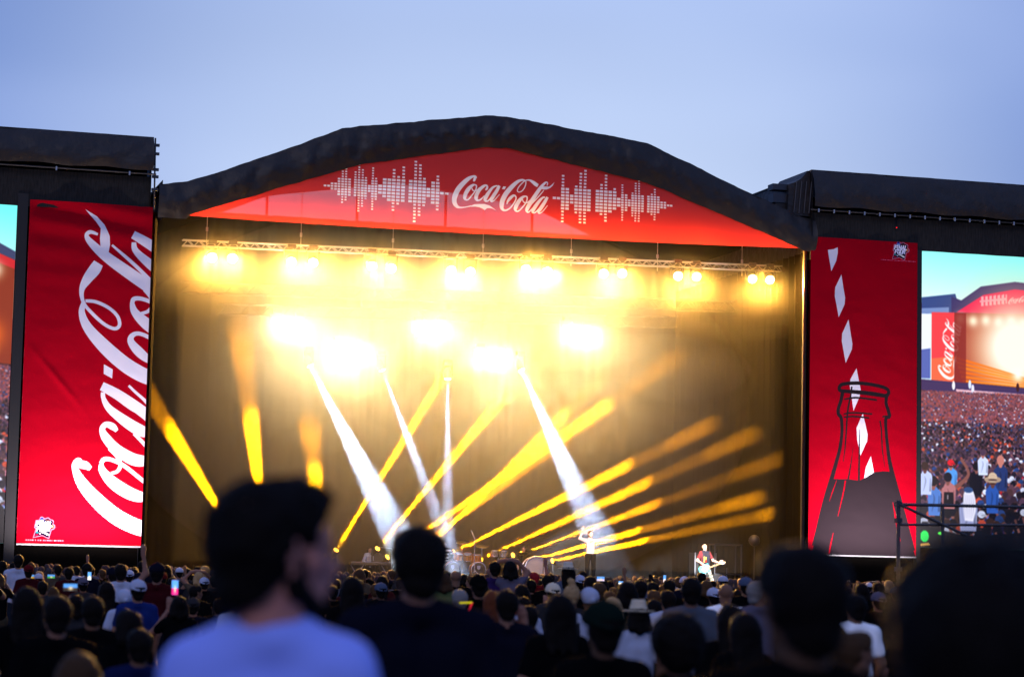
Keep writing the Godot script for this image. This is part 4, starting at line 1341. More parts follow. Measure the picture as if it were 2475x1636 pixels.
func banners() -> void:
	for s in [-1, 1]:
		var left: bool = s < 0
		var m := mat("banner_%d" % s, Color.WHITE, 0.85, 0.0, 0.1)
		m.albedo_texture = left_print() if left else right_print()
		var xa := -16.60 if left else 12.10
		var xb := -12.43 if left else 16.45
		var ya := 2.36 if left else 2.65
		var yb := 14.0 if left else 14.45
		var nz := cloth_noise(70 + s, 0.28)
		var mesh := sheet(60, 130, func(u, v):
			var x := lerpf(xa, xb, u)
			var y := lerpf(yb, ya, v)
			var ripple := 0.022 * nz.get_noise_2d(x * 1.3, y * 2.6) + 0.005 * nz.get_noise_2d(x * 2.0 + y * 2.0, y * 5.0)
			if left:
				ripple += 0.05 * exp(-pow((y - (8.1 - (x + 15.6) * 1.1)) / 0.16, 2.0)) * exp(-pow((x + 15.5) / 0.7, 2.0)) + 0.06 * exp(-v * 9.0) * sin(y * 7.0 + x)
			return Vector3(x, y, 0.14 + ripple * minf(1.0, minf(u, 1.0 - u) * 10.0 + 0.3)))
		tag(part("hanging_banner", mesh, m), "tall red banner with white flowing script running upwards, left of the stage" if left else "tall red banner with dark bottle neck and white diamond stream, right of the stage", "banner")
		box_part_top("banner_pipe", Vector3((xa + xb) / 2, ya - 0.03, 0.15), Vector3(xb - xa, 0.05, 0.05), mats.alu, "pale pipe along the foot of the red script banner" if left else "pale pipe along the foot of the bottle banner", "pipe")
		# uplights at its foot
		for k in 4:
			var x := lerpf(xa + 0.55, xb - 0.45, k / 3.0)
			var o := thing("wash_light", "small floor light %s under the %s banner" % [["furthest left", "second from left", "third from left", "furthest right"][k], "script" if left else "bottle"], "stage light", Vector3(x, ya - 0.95, 2.3))
			box_part("body", Vector3(0, -0.06, 0), Vector3(0.34, 0.12, 0.2), mats.black, o)
			box_part("lens", Vector3(0, 0.0, -0.01), Vector3(0.26, 0.004, 0.12), glow("lamp_wash", Color(1.0, 0.92, 0.9), 2.0), o)
			box_part("bracket", Vector3(0, -0.1, -1.15), Vector3(0.08, 0.05, 2.4), mats.black, o)
			spot(o, "wash", Vector3(x, ya - 0.90, 2.29), Vector3(0, 1.0, -0.42), 60.0, 1.0, (34.0 if left else 31.0), Color(1.0, 0.93, 0.95), 0.05)
		# the screen on the outer side
		var xs0 := -27.4 if left else 16.68
		var xs1 := -17.02 if left else 27.2
		var o := thing("video_screen", "tall video screen left of the script banner, cut by the picture edge" if left else "large video screen right of the bottle banner showing stage and crowd", "screen")
		var sm := StandardMaterial3D.new()
		sm.albedo_color = Color(0.02, 0.02, 0.02)
		sm.roughness = 0.7
		sm.emission_enabled = true
		sm.emission_texture = screen_picture(left)
		sm.emission_operator = BaseMaterial3D.EMISSION_OP_MULTIPLY
		sm.emission = Color.WHITE
		sm.emission_energy_multiplier = 1.15
		var yl := 2.35 if left else 3.0
		var yh := 13.95 if left else 14.42
		var face := sheet(2, 2, func(u, v): return Vector3(lerpf(xs0, xs1, u), lerpf(yh, yl, v), 0.06))
		part("display", face, sm, o)
		box_part("cabinet", Vector3((xs0 + xs1) / 2, (yl + yh) / 2, -0.08), Vector3(xs1 - xs0, yh - yl, 0.24), mats.black, o)

func box_part_top(called: String, c: Vector3, s: Vector3, m: Material, label: String, category: String) -> void:
	var st := new_st()
	box(st, c, s)
	tag(part(called, done(st), m), label, category)

func build_lights() -> void:
	# front truss on chains
	truss("front_truss", "pale lighting truss across the top of the stage opening", Vector3(-11.06, 13.11, -2.0), Vector3(11.80, 13.45, -2.0), 0.2, mats.alu)
	for k in 7:
		var x := -10.2 + 3.4 * k
		var o := thing("hoist_chain", "%s hoist chain from the left holding the front truss" % ORD[k], "chain", Vector3(x, 13.1, -2.0), 0.0, "hoist chains above the front truss")
		tube_part("chain", Vector3.ZERO, Vector3(0, line_y(ARCH, x) - 13.4, 0), 0.014, mats.alu, o, 4)
		box_part("hook", Vector3(0, 0.55, 0), Vector3(0.07, 0.14, 0.07), mats.alu, o)
	truss("middle_truss", "second lighting truss in the haze behind the front truss", Vector3(-10.6, 11.9, -5.2), Vector3(11.2, 12.3, -5.2), 0.4, mats.steel)
	truss("rear_truss", "third lighting truss deep in the bright haze", Vector3(-9.0, 11.3, -6.5), Vector3(9.2, 11.7, -6.5), 0.4, mats.steel)
	# pairs of bright lamps along the front truss
	var n := 0
	for p in V("-10.00,12.69,85 -9.27,12.70,100 -7.14,12.70,90 -6.35,12.71,100 -4.19,12.71,82 -3.46,12.67,74 -1.21,12.72,74 -0.49,12.71,70 1.63,12.92,120 2.46,12.88,120 4.65,12.93,74 5.38,12.97,70 7.59,13.00,66 8.33,13.01,62 10.59,13.05,48 11.30,13.05,42"):
		n += 1
		var at := Vector3(p.x, p.y, -2.0)
		var dir := Vector3(-0.10, -0.45, 1.0)
		moving_head(at, dir, 1.0, "%s bright warm lamp from the left under the front truss" % ORD[n - 1], "lamps under the front truss", mats.lamp_warm, 0.17)
		spot(get_child(get_child_count() - 1), "beam", at + dir.normalized() * 0.30, dir, 85.0, 0.7, p.z * LAMP * 1.1, Color(1.0, 0.71, 0.28), 0.09)
	n = 0
	for p in V("-6.82,10.75,110 -5.99,10.68,110 -4.48,9.82,150 -3.65,9.75,150 -1.38,10.77,100 -0.48,10.81,90 1.08,9.86,170 1.94,9.78,150 4.56,11.06,105 5.37,10.93,120"):
		n += 1
		var at := Vector3(p.x, p.y, -6.0)
		var dir := Vector3(-0.10, -0.12, 1.0)
		moving_head(at, dir, 1.0, "%s bright warm lamp from the left in the haze over the band" % ORD[n - 1], "lamps over the band", mats.lamp_warm, 0.17)
		spot(get_child(get_child_count() - 1), "beam", at + dir.normalized() * 0.30, dir, 70.0, 1.0, minf(p.z, 115.0) * LAMP * 0.47, Color(1.0, 0.88, 0.64), 0.09)
	# white beams slanting down to the stage
	n = 0
	for b in [["-5.59,9.43,-6.0", "-2.2,3.0,-5.0", 5.5, 3600.0], ["-2.80,9.39,-6.0", "-0.5,3.3,-5.0", 3.0, 2600.0], ["-0.18,9.18,-6.0", "-0.3,3.3,-5.0", 3.0, 1700.0], ["2.69,9.63,-6.0", "5.7,1.7,-3.0", 5.5, 2700.0]]:
		var a: Vector3 = V(b[0])[0]
		var e: Vector3 = V(b[1])[0]
		moving_head(a, e - a, 1.0, "moving light throwing white beam %s" % ["down onto the keyboards", "behind the navy-shirted man", "straight down onto the drums", "down onto the shirtless singer"][n], "white beam lights", mats.lamp_white, 0.12)
		spot(get_child(get_child_count() - 1), "beam", a + (e - a).normalized() * 0.15, e - a, b[2], 0.35, b[3] * 4.0, Color(0.74, 0.83, 1.0), 0.03)
		n += 1
	# amber beams rising from lamps on stands behind the band
	n = 0
	for b in BEAMS.split(" "):
		var q := b.split(">")
		var a: Vector3 = V(q[0])[0]
		var e: Vector3 = V(q[1])[0]
		var m := moving_head(a, e - a, -1.0, "%s floor light from the left throwing an amber beam" % ORD[n], "amber beam lights on stands", mats.lamp_amber, 0.10)
		tube_part("stand", Vector3(0, -0.5, 0), Vector3(0, 1.1 - a.y, 0), 0.03, mats.steel, m, 6)
		var big: bool = n < 3
		spot(m, "beam", a + (e - a).normalized() * 0.15, e - a, 2.6 if big else 1.65, 0.5, [8000.0, 8000.0, 6000.0, 6500.0, 9000.0, 9000.0, 8000.0, 9000.0, 9000.0, 8000.0, 9000.0, 9000.0, 2500.0, 4000.0, 7000.0][n] * BEAM, Color(1.0, 0.62, 0.0), 0.05)
		n += 1
	# theatrical haze under the roof
	haze("stage_haze", Vector3(-0.3, 8.2, -7.2), Vector3(25.4, 15.2, 14.0), HAZE * 0.60, "golden haze filling the middle of the stage under the roof", RenderingServer.FOG_VOLUME_SHAPE_ELLIPSOID)
	haze("thin_haze", Vector3(0, 7.6, -7.2), Vector3(24.1, 13.0, 14.0), HAZE * 0.06, "thin haze out to the sides of the stage", RenderingServer.FOG_VOLUME_SHAPE_BOX)
	haze("thin_haze", Vector3(-0.4, 6.4, 0.6), Vector3(22.0, 9.0, 1.56), HAZE * 0.14, "thin haze drifting out over the stage edge", RenderingServer.FOG_VOLUME_SHAPE_BOX)
	for q in [[4.6, 2.6, 0.35], [3.2, 2.0, 0.45], [2.0, 1.5, 0.55], [1.2, 1.2, 0.55]]:
		haze("lamp_haze", Vector3(-0.5, 12.35, -1.9), Vector3(34.0, q[0], q[1]), HAZE * q[2], "thicker haze hanging along the front truss", RenderingServer.FOG_VOLUME_SHAPE_ELLIPSOID)
	haze("lamp_haze", Vector3(-0.6, 10.5, -5.6), Vector3(17.0, 2.6, 1.8), HAZE * 1.2, "thicker haze hanging along the lamps over the band", RenderingServer.FOG_VOLUME_SHAPE_ELLIPSOID)
	var r := RandomNumberGenerator.new()
	r.seed = 7
	for k in 30:
		var at := Vector3(clampf(r.randfn(-0.8, 4.4), -9.5, 9.0), clampf(r.randfn(7.3, 1.9), 3.6, 11.0), clampf(r.randfn(-6.6, 1.8), -10.5, -3.4))
		var size := Vector3(r.randf_range(3.5, 8.5), r.randf_range(2.2, 5.5), r.randf_range(3.5, 6.0))
		haze("smoke_bank", at, size, HAZE * 0.27, "soft drifts of smoke in the middle of the stage", RenderingServer.FOG_VOLUME_SHAPE_ELLIPSOID)
	# follow spots on a tower behind the camera
	var tower := thing("follow_spot_tower", "follow spot tower behind the crowd", "tower", Vector3(-14, 0, 104))
	for q in [[-1, -1], [1, -1], [1, 1], [-1, 1]]:
		tube_part("post", Vector3(q[0] * 1.2, 0, q[1] * 1.2), Vector3(q[0] * 1.2, 9.6, q[1] * 1.2), 0.05, mats.steel, tower)
	box_part("floor", Vector3(0, 8.4, 0), Vector3(2.6, 0.12, 2.6), mats.steel, tower)
	for s in [[Vector3(-14.6, 9.4, 102.9), Vector3(4.1, 2.6, -1.5), "follow spot aimed at the singer", 48000.0], [Vector3(-13.4, 9.4, 102.9), Vector3(8.9, 2.2, -2.0), "follow spot aimed at the guitarist", 70000.0]]:
		var d: Vector3 = s[1] - s[0]
		moving_head(s[0], d, -1.0, s[2], "follow spots", mats.lamp_white, 0.14)
		spot(get_child(get_child_count() - 1), "beam", s[0] + d.normalized() * 0.17, d, 0.62, 0.4, s[3], Color(0.95, 0.96, 1.0), 0.12)

const LAMP := 4.0
const BEAM := 17.0
const HAZE := 0.024
const BEAMS := "-7.24,2.06,-8.00>-12.2,8.0,-2.50 -6.55,2.07,-8.00>-8.97,8.51,-0.25 -4.38,2.12,-8.00>-6.53,5.94,-0.25 -3.97,2.33,-8.00>-2.45,5.94,-5.00 -2.35,2.45,-8.00>-0.41,6.24,-3.00 -2.00,2.14,-8.00>2.54,6.15,-3.00 -0.09,2.40,-8.00>2.71,5.39,-3.00 0.63,2.42,-8.00>6.59,6.41,-0.25 1.73,2.17,-8.00>8.06,6.09,-0.25 3.04,2.37,-8.00>7.15,4.70,-0.25 3.88,2.22,-8.00>8.69,4.22,-0.25 4.64,2.20,-8.00>10.21,3.97,-0.25 -1.29,2.17,-8.00>0.98,4.56,-4.00 3.38,2.43,-8.00>9.22,5.43,-0.25 -0.64,2.29,-8.00>1.67,5.76,-3.00"

func haze(called: String, at: Vector3, size: Vector3, density: float, label: String, shape: int) -> void:
	var f := FogVolume.new()
	f.name = numbered(called)
	f.shape = shape
	f.size = size
	f.position = at
	var m := FogMaterial.new()
	m.albedo = Color(0.96, 0.95, 0.93)
	m.density = density
	f.material = m
	f.set_meta("kind", "stuff")
	f.set_meta("label", label)
	f.set_meta("category", "haze")
	add_child(f)

const ORD := ["first", "second", "third", "fourth", "fifth", "sixth", "seventh", "eighth", "ninth", "tenth", "eleventh", "twelfth", "thirteenth", "fourteenth", "fifteenth", "sixteenth"]

# ------------------------------------------------------------------ the band
func stand(called: String, label: String, category: String, at: Vector3, h: float, m: Material) -> Node3D:
	var o := thing(called, label, category, at)
	tube_part("pole", Vector3(0, 0.1, 0), Vector3(0, h, 0), 0.014, m, o, 6)
	for k in 3:
		var a := TAU * k / 3.0 + 0.4
		tube_part("leg", Vector3(0, 0.3, 0), Vector3(cos(a) * 0.32, 0.0, sin(a) * 0.32), 0.011, m, o, 5)
	return o

func drum(called: String, at: Vector3, axis: Vector3, r: float, depth: float, shell: Material, skin: Material, parent: Node) -> void:
	var b := towards(axis)
	var st := new_st()
	lathe(st, [Vector2(r, -depth / 2), Vector2(r, depth / 2)], at, b, 28)
	var d := part(called, done(st), shell, parent)
	st = new_st()
	lathe(st, [Vector2(r * 0.97, depth / 2 - 0.01), Vector2(0, depth / 2 - 0.01)], at, b, 28)
	part("drum_skin", done(st), skin, d)
	st = new_st()
	lathe(st, [Vector2(0, -depth / 2 + 0.01), Vector2(r * 0.97, -depth / 2 + 0.01)], at, b, 28)
	part("drum_skin", done(st), skin, d)
	st = new_st()
	for q in [-1.0, 1.0]:
		lathe(st, [Vector2(r * 0.96, q * depth / 2 - 0.018), Vector2(r * 1.05, q * depth / 2 - 0.018), Vector2(r * 1.05, q * depth / 2 + 0.018), Vector2(r * 0.96, q * depth / 2 + 0.018)], at, b, 28)
	for k in 8:
		var a := TAU * k / 8.0
		bar(st, at + b * Vector3(cos(a) * r * 1.04, -depth / 2, sin(a) * r * 1.04), at + b * Vector3(cos(a) * r * 1.04, depth / 2, sin(a) * r * 1.04), 0.008, 0.008, 5)
	part("hoops", done(st), mats.chrome, d)

func guitar() -> void:
	# lies across the guitarist: body at his right hip, neck rising to his left
	var o := thing("electric_guitar", "pale turquoise electric guitar with white plate held by the guitarist", "guitar", Vector3(8.78, 2.03, -1.66), 0.0)
	o.rotation = Vector3(-0.15, 0.05, 0.34)
	var body := PackedVector2Array()
	for p in V("-.30,.0 -.29,.10 -.22,.155 -.13,.14 -.05,.115 .03,.145 .12,.17 .155,.145 .10,.09 .07,.045 .07,-.045 .11,-.10 .15,-.13 .11,-.155 .03,-.14 -.05,-.13 -.13,-.165 -.22,-.16 -.28,-.10"):
		body.append(Vector2(p.x, p.y))
	var st := new_st()
	prism(st, body, -0.022, 0.022)
	part("body", done(st), mat("turquoise", lin(0.10, 0.52, 0.58), 0.25, 0.0, 0.5), o)
	var plate := PackedVector2Array()
	for p in V("-.20,.02 -.12,.09 -.02,.07 .10,.12 .11,.10 .06,.04 .06,-.05 .02,-.11 -.08,-.11 -.14,-.09"):
		plate.append(Vector2(p.x, p.y))
	st = new_st()
	prism(st, plate, 0.022, 0.027)
	part("scratch_plate", done(st), mats.cloth_white, o)
	box_part("neck", Vector3(0.33, 0, 0.026), Vector3(0.58, 0.052, 0.024), mat("maple", lin(0.42, 0.26, 0.12), 0.4), o)
	var head := PackedVector2Array()
	for p in V(".62,-.028 .66,-.05 .80,-.055 .84,-.02 .82,.02 .74,.02 .68,.045 .62,.028"):
		head.append(Vector2(p.x, p.y))
	st = new_st()
	prism(st, head, 0.012, 0.03)
	part("headstock", done(st), mat("maple_pale", lin(0.55, 0.40, 0.22), 0.4), o)
	for k in 4:
		box_part("tuning_peg", Vector3(0.68 + 0.035 * k, -0.065, 0.02), Vector3(0.015, 0.03, 0.012), mats.chrome, o)
	box_part("bridge", Vector3(-0.14, 0, 0.032), Vector3(0.05, 0.07, 0.015), mats.chrome, o)
	box_part("pickup", Vector3(-0.03, 0, 0.032), Vector3(0.03, 0.08, 0.012), mats.black, o)
	st = new_st()
	for k in 4:
		bar(st, Vector3(-0.14, -0.018 + 0.012 * k, 0.045), Vector3(0.64, -0.015 + 0.01 * k, 0.042), 0.0015, 0.0015, 3)
	part("strings", done(st), mats.chrome, o)
	st = new_st()
	bar(st, Vector3(0.13, 0.15, -0.03), Vector3(0.30, 0.40, -0.20), 0.018, 0.018, 5)
	bar(st, Vector3(-0.29, 0.02, -0.03), Vector3(-0.10, 0.20, -0.16), 0.018, 0.018, 5)
	part("strap", done(st), mats.cloth_grey, o)

func build_band() -> void:
	var D := 1.1
	var sk: Material = mats.skin_band
	# singer
	box_part_top("riser", Vector3(4.2, D + 0.13, -1.5), Vector3(1.4, 0.26, 1.0), mats.black, "small black riser under the shirtless singer", "riser")
	person("singer", Vector3(4.2, D + 0.26, -1.5), 1.98, PI + 0.05, {"skin": sk, "hair": mats.hair_brown, "trousers": mats.cloth_black}, "shirtless singer in black trousers with one arm raised and one stretched out", "band on the stage")
	# guitarist
	person("guitarist", Vector3(8.87, D, -2.0), 1.88, PI + 0.25, {"skin": sk, "shirt": mats.print_cloth, "trousers": mats.print_cloth}, "bald guitarist in dark shirt with yellow and red print leaning back", "band on the stage")
	guitar()
	# keyboards
	person("keys", Vector3(-2.52, D - 0.1, -8.2), 1.62, PI, {"skin": sk, "hair": mats.hair_brown, "shirt": mats.cloth_white, "trousers": mats.cloth_black}, "keyboard player in white shirt at the left of the band", "band on the stage")
	var kb := thing("keyboard", "long keyboard on a stand in front of the player in white", "keyboard", Vector3(-2.55, 1.96, -7.6))
	box_part("case", Vector3.ZERO, Vector3(1.75, 0.10, 0.36), mats.black, kb)
	box_part("white_keys", Vector3(0, 0.056, -0.05), Vector3(1.6, 0.012, 0.16), mats.cloth_white, kb)
	for q in [-0.6, 0.6]:
		tube_part("stand_leg", Vector3(q - 0.25, -0.05, 0), Vector3(q + 0.25, -0.86, 0), 0.022, mats.alu, kb, 6)
		tube_part("stand_leg", Vector3(q + 0.25, -0.05, 0.03), Vector3(q - 0.25, -0.86, 0.03), 0.022, mats.alu, kb, 6)
	box_part("laptop", Vector3(0.22, 0.24, 0.05), Vector3(0.36, 0.26, 0.03), mats.black, kb)
	var ms := stand("microphone_stand", "microphone stand right of the keyboard", "stand", Vector3(-1.85, D, -7.4), 1.45, mats.alu)
	tube_part("boom", Vector3(0, 1.45, 0), Vector3(-0.5, 1.5, -0.3), 0.012, mats.alu, ms, 5)
	var rs := thing("keyboard_riser", "black riser in front of the keyboards", "riser", Vector3(-2.4, D, -5.4))
	box_part("deck", Vector3(0, 0.36, 0), Vector3(1.9, 0.08, 1.2), mats.black, rs)
	box_part("skirt", Vector3(0, 0.16, 0), Vector3(1.8, 0.32, 1.1), mats.drape, rs)
	# drum kit
	var dr := thing("drum_riser", "low black riser under the drum kit", "riser", Vector3(0.6, D, -6.9))
	box_part("deck", Vector3(0, 0.36, 0), Vector3(3.0, 0.08, 2.6), mats.black, dr)
	box_part("skirt", Vector3(0, 0.16, 0), Vector3(2.9, 0.32, 2.5), mats.drape, dr)
	var R := D + 0.4
	person("drummer", Vector3(0.22, R - 0.35, -7.4), 1.72, PI, {"skin": sk, "hair": mats.hair_blonde, "shirt": mats.print_cloth, "trousers": mats.cloth_black}, "drummer in striped shirt seated behind the drum kit", "band on the stage")
	var kit := thing("drum_kit", "drum kit with two bass drums and copper toms on the riser", "drum kit", Vector3(0, R, -6.2))
	var front := mat("drum_front", lin(0.05, 0.045, 0.04), 0.5)
	var copper := mat("copper", lin(0.62, 0.22, 0.07), 0.35, 0.4)
	for x in [0.20, 1.22]:
		drum("bass_drum", Vector3(x, 0.31, 0), Vector3(0, 0, 1), 0.29, 0.40, copper, front, kit)
		var sh := new_st()
		prism(sh, PackedVector2Array([Vector2(-0.06, 0.16), Vector2(0.06, 0.16), Vector2(0.065, 0.06), Vector2(0.0, 0.0), Vector2(-0.065, 0.06)]), 0.0, 0.006, Vector3(x, 0.31, 0.2))
		part("shield_mark", done(sh), mats.cloth_white, kit)
	drum("tom", Vector3(0.50, 0.80, -0.1), Vector3(0.1, 0.9, 0.35), 0.17, 0.24, copper, mats.cloth_white, kit)
	drum("tom", Vector3(0.85, 0.80, -0.1), Vector3(-0.1, 0.9, 0.35), 0.17, 0.24, copper, mats.cloth_white, kit)
	drum("floor_tom", Vector3(1.30, 0.72, -0.5), Vector3(0, 1, 0.1), 0.2, 0.34, copper, mats.cloth_white, kit)
	drum("snare", Vector3(-0.35, 0.70, -0.6), Vector3(0, 1, 0.1), 0.17, 0.14, mats.chrome, mats.cloth_white, kit)
	for c in [[Vector3(0.67, 1.34, -0.2), 0.25], [Vector3(-0.28, 1.15, -0.2), 0.2], [Vector3(1.5, 1.22, -0.4), 0.24], [Vector3(-0.62, 0.95, -0.5), 0.18]]:
		var st := new_st()
		lathe(st, [Vector2(0.0, 0.035), Vector2(0.03, 0.03), Vector2(0.05, 0.012), Vector2(c[1], -0.012), Vector2(c[1], -0.016), Vector2(0.0, 0.0)], c[0], Basis.from_euler(Vector3(0.25, 0, 0.06)), 28)
		var cy := part("cymbal", done(st), mats.brass, kit)
		tube_part("cymbal_stand", Vector3(c[0].x, 0.0, c[0].z), c[0], 0.013, mats.chrome, cy, 6)
	var oh := stand("microphone_stand", "tall overhead microphone boom right of the drum kit", "stand", Vector3(1.02, R, -5.9), 1.55, mats.chrome)
	tube_part("boom", Vector3(0, 1.45, 0), Vector3(-0.12, 1.80, -0.1), 0.012, mats.chrome, oh, 5)
	tube_part("microphone", Vector3(-0.12, 1.80, -0.1), Vector3(-0.02, 1.55, -0.1), 0.022, mats.chrome, oh, 6)
	# two more players
	person("short", Vector3(2.39, D, -7.0), 1.6, PI + 0.1, {"skin": mats.skin_1, "hair": mats.hair_dark, "shirt": mats.cloth_black, "trousers": mats.cloth_black}, "dark figure behind small drums right of the drum kit", "band on the stage")
	var tp := stand("percussion_stand", "pair of small drums on a stand right of the drum kit", "drum", Vector3(2.1, D, -6.4), 1.2, mats.chrome)
	drum("small_drum", Vector3(-0.15, 1.35, 0), Vector3(0, 1, 0.2), 0.13, 0.2, mats.chrome, mats.cloth_white, tp)
	drum("small_drum", Vector3(0.2, 1.35, 0), Vector3(0, 1, 0.2), 0.15, 0.2, mats.chrome, mats.cloth_white, tp)
	person("short", Vector3(3.38, D, -7.3), 1.68, PI - 0.2, {"skin": sk, "hair": mats.hair_brown, "shirt": mats.cloth_black, "trousers": mats.cloth_black}, "player in dark shirt standing behind the big white drum", "band on the stage")
	var bd := thing("concert_bass_drum", "big white concert bass drum on a frame", "drum", Vector3(2.99, D, -4.5))
	drum("shell", Vector3(0, 0.78, 0), Vector3(0.12, 0.12, 1), 0.46, 0.32, mats.chrome, mats.cloth_white, bd)
	for q in [-0.45, 0.45]:
		tube_part("frame_leg", Vector3(q * 0.9, 0.8, -0.05), Vector3(q, 0.0, 0.2), 0.02, mats.chrome, bd, 6)
		tube_part("frame_leg", Vector3(q * 0.9, 0.8, -0.05), Vector3(q, 0.0, -0.25), 0.02, mats.chrome, bd, 6)
	stand("microphone_stand", "thin straight microphone stand in front of the big white drum", "stand", Vector3(3.17, D, -4.0), 1.78, mats.steel)
	var ps := stand("percussion_pad", "small percussion pad on a stand left of the singer", "stand", Vector3(3.65, D, -3.2), 0.95, mats.steel)
	box_part("pad", Vector3(0, 1.0, 0), Vector3(0.55, 0.12, 0.34), mats.cloth_grey, ps)
	# gear at the dark right side
	var rack := thing("equipment_rack", "open equipment rack with thin lit edges right of the guitarist", "rack", Vector3(11.2, D, -5.6))
	for q in [[-0.55, 0.0], [0.55, 0.0], [-0.55, -0.6], [0.55, -0.6]]:
		tube_part("upright", Vector3(q[0], 0, q[1]), Vector3(q[0], 1.9, q[1]), 0.03, mats.steel, rack, 6)
	for y in [0.15, 0.75, 1.9]:
		box_part("shelf", Vector3(0, y, -0.3), Vector3(1.16, 0.05, 0.66), mats.steel, rack)
	var amp := thing("amplifier_cabinet", "square amplifier cabinet with tan piping right of the guitarist", "amplifier", Vector3(10.3, D, -5.0))
	box_part("cabinet", Vector3(0, 0.36, 0), Vector3(0.74, 0.72, 0.36), mats.black, amp)
	for y in [0.0, 0.70]:
		box_part("piping", Vector3(0, y + 0.01, 0.185), Vector3(0.70, 0.02, 0.015), mats.cloth_tan, amp)
	for x in [-0.35, 0.35]:
		box_part("piping", Vector3(x, 0.36, 0.185), Vector3(0.02, 0.68, 0.015), mats.cloth_tan, amp)
	var fan := stand("stage_fan", "round fan on a tall stand in the dark right wing of the stage", "fan", Vector3(11.4, D, -3.4), 1.9, mats.steel)
	var st2 := new_st()
	lathe(st2, [Vector2(0.0, -0.06), Vector2(0.2, -0.06), Vector2(0.22, 0.0), Vector2(0.2, 0.06), Vector2(0.0, 0.06)], Vector3(0, 2.05, 0), towards(Vector3(-0.4, 0, 1)), 16)
	part("fan_cage", done(st2), mats.khaki if mats.has("khaki") else mats.steel, fan)
	for k in 2:
		var cs := thing("flight_case", ["black flight case beside the equipment rack", "tall black flight case behind the equipment rack"][k], "case", Vector3(11.5, D, -8.0 - 1.2 * k))
		box_part("box", Vector3(0, 0.5 + 0.3 * k, 0), Vector3(0.9, 1.0 + 0.6 * k, 0.7), mats.black, cs)
		for x in [-0.45, 0.45]:
			box_part("edge", Vector3(x, 0.5 + 0.3 * k, 0.35), Vector3(0.03, 1.0 + 0.6 * k, 0.02), mats.alu, cs)
	for q in [Vector3(6.6, D, -0.4), Vector3(-3.6, D, -0.4), Vector3(1.2, D, -0.4)]:
		var w := thing("stage_monitor", "black wedge monitor on the stage edge %s" % ("in front of the keyboards" if q.x < 0 else ("in front of the drums" if q.x < 3 else "between singer and guitarist")), "monitor", q)
		var s3 := new_st()
		prism(s3, PackedVector2Array([Vector2(-0.2, 0), Vector2(0.25, 0), Vector2(0.12, 0.32), Vector2(-0.2, 0.32)]), -0.3, 0.3, Vector3.ZERO, Basis(Vector3.UP, PI / 2))
		part("cabinet", done(s3), mats.black, w)
		box_part("handle", Vector3(0.31, 0.17, 0), Vector3(0.02, 0.05, 0.12), mats.steel, w)

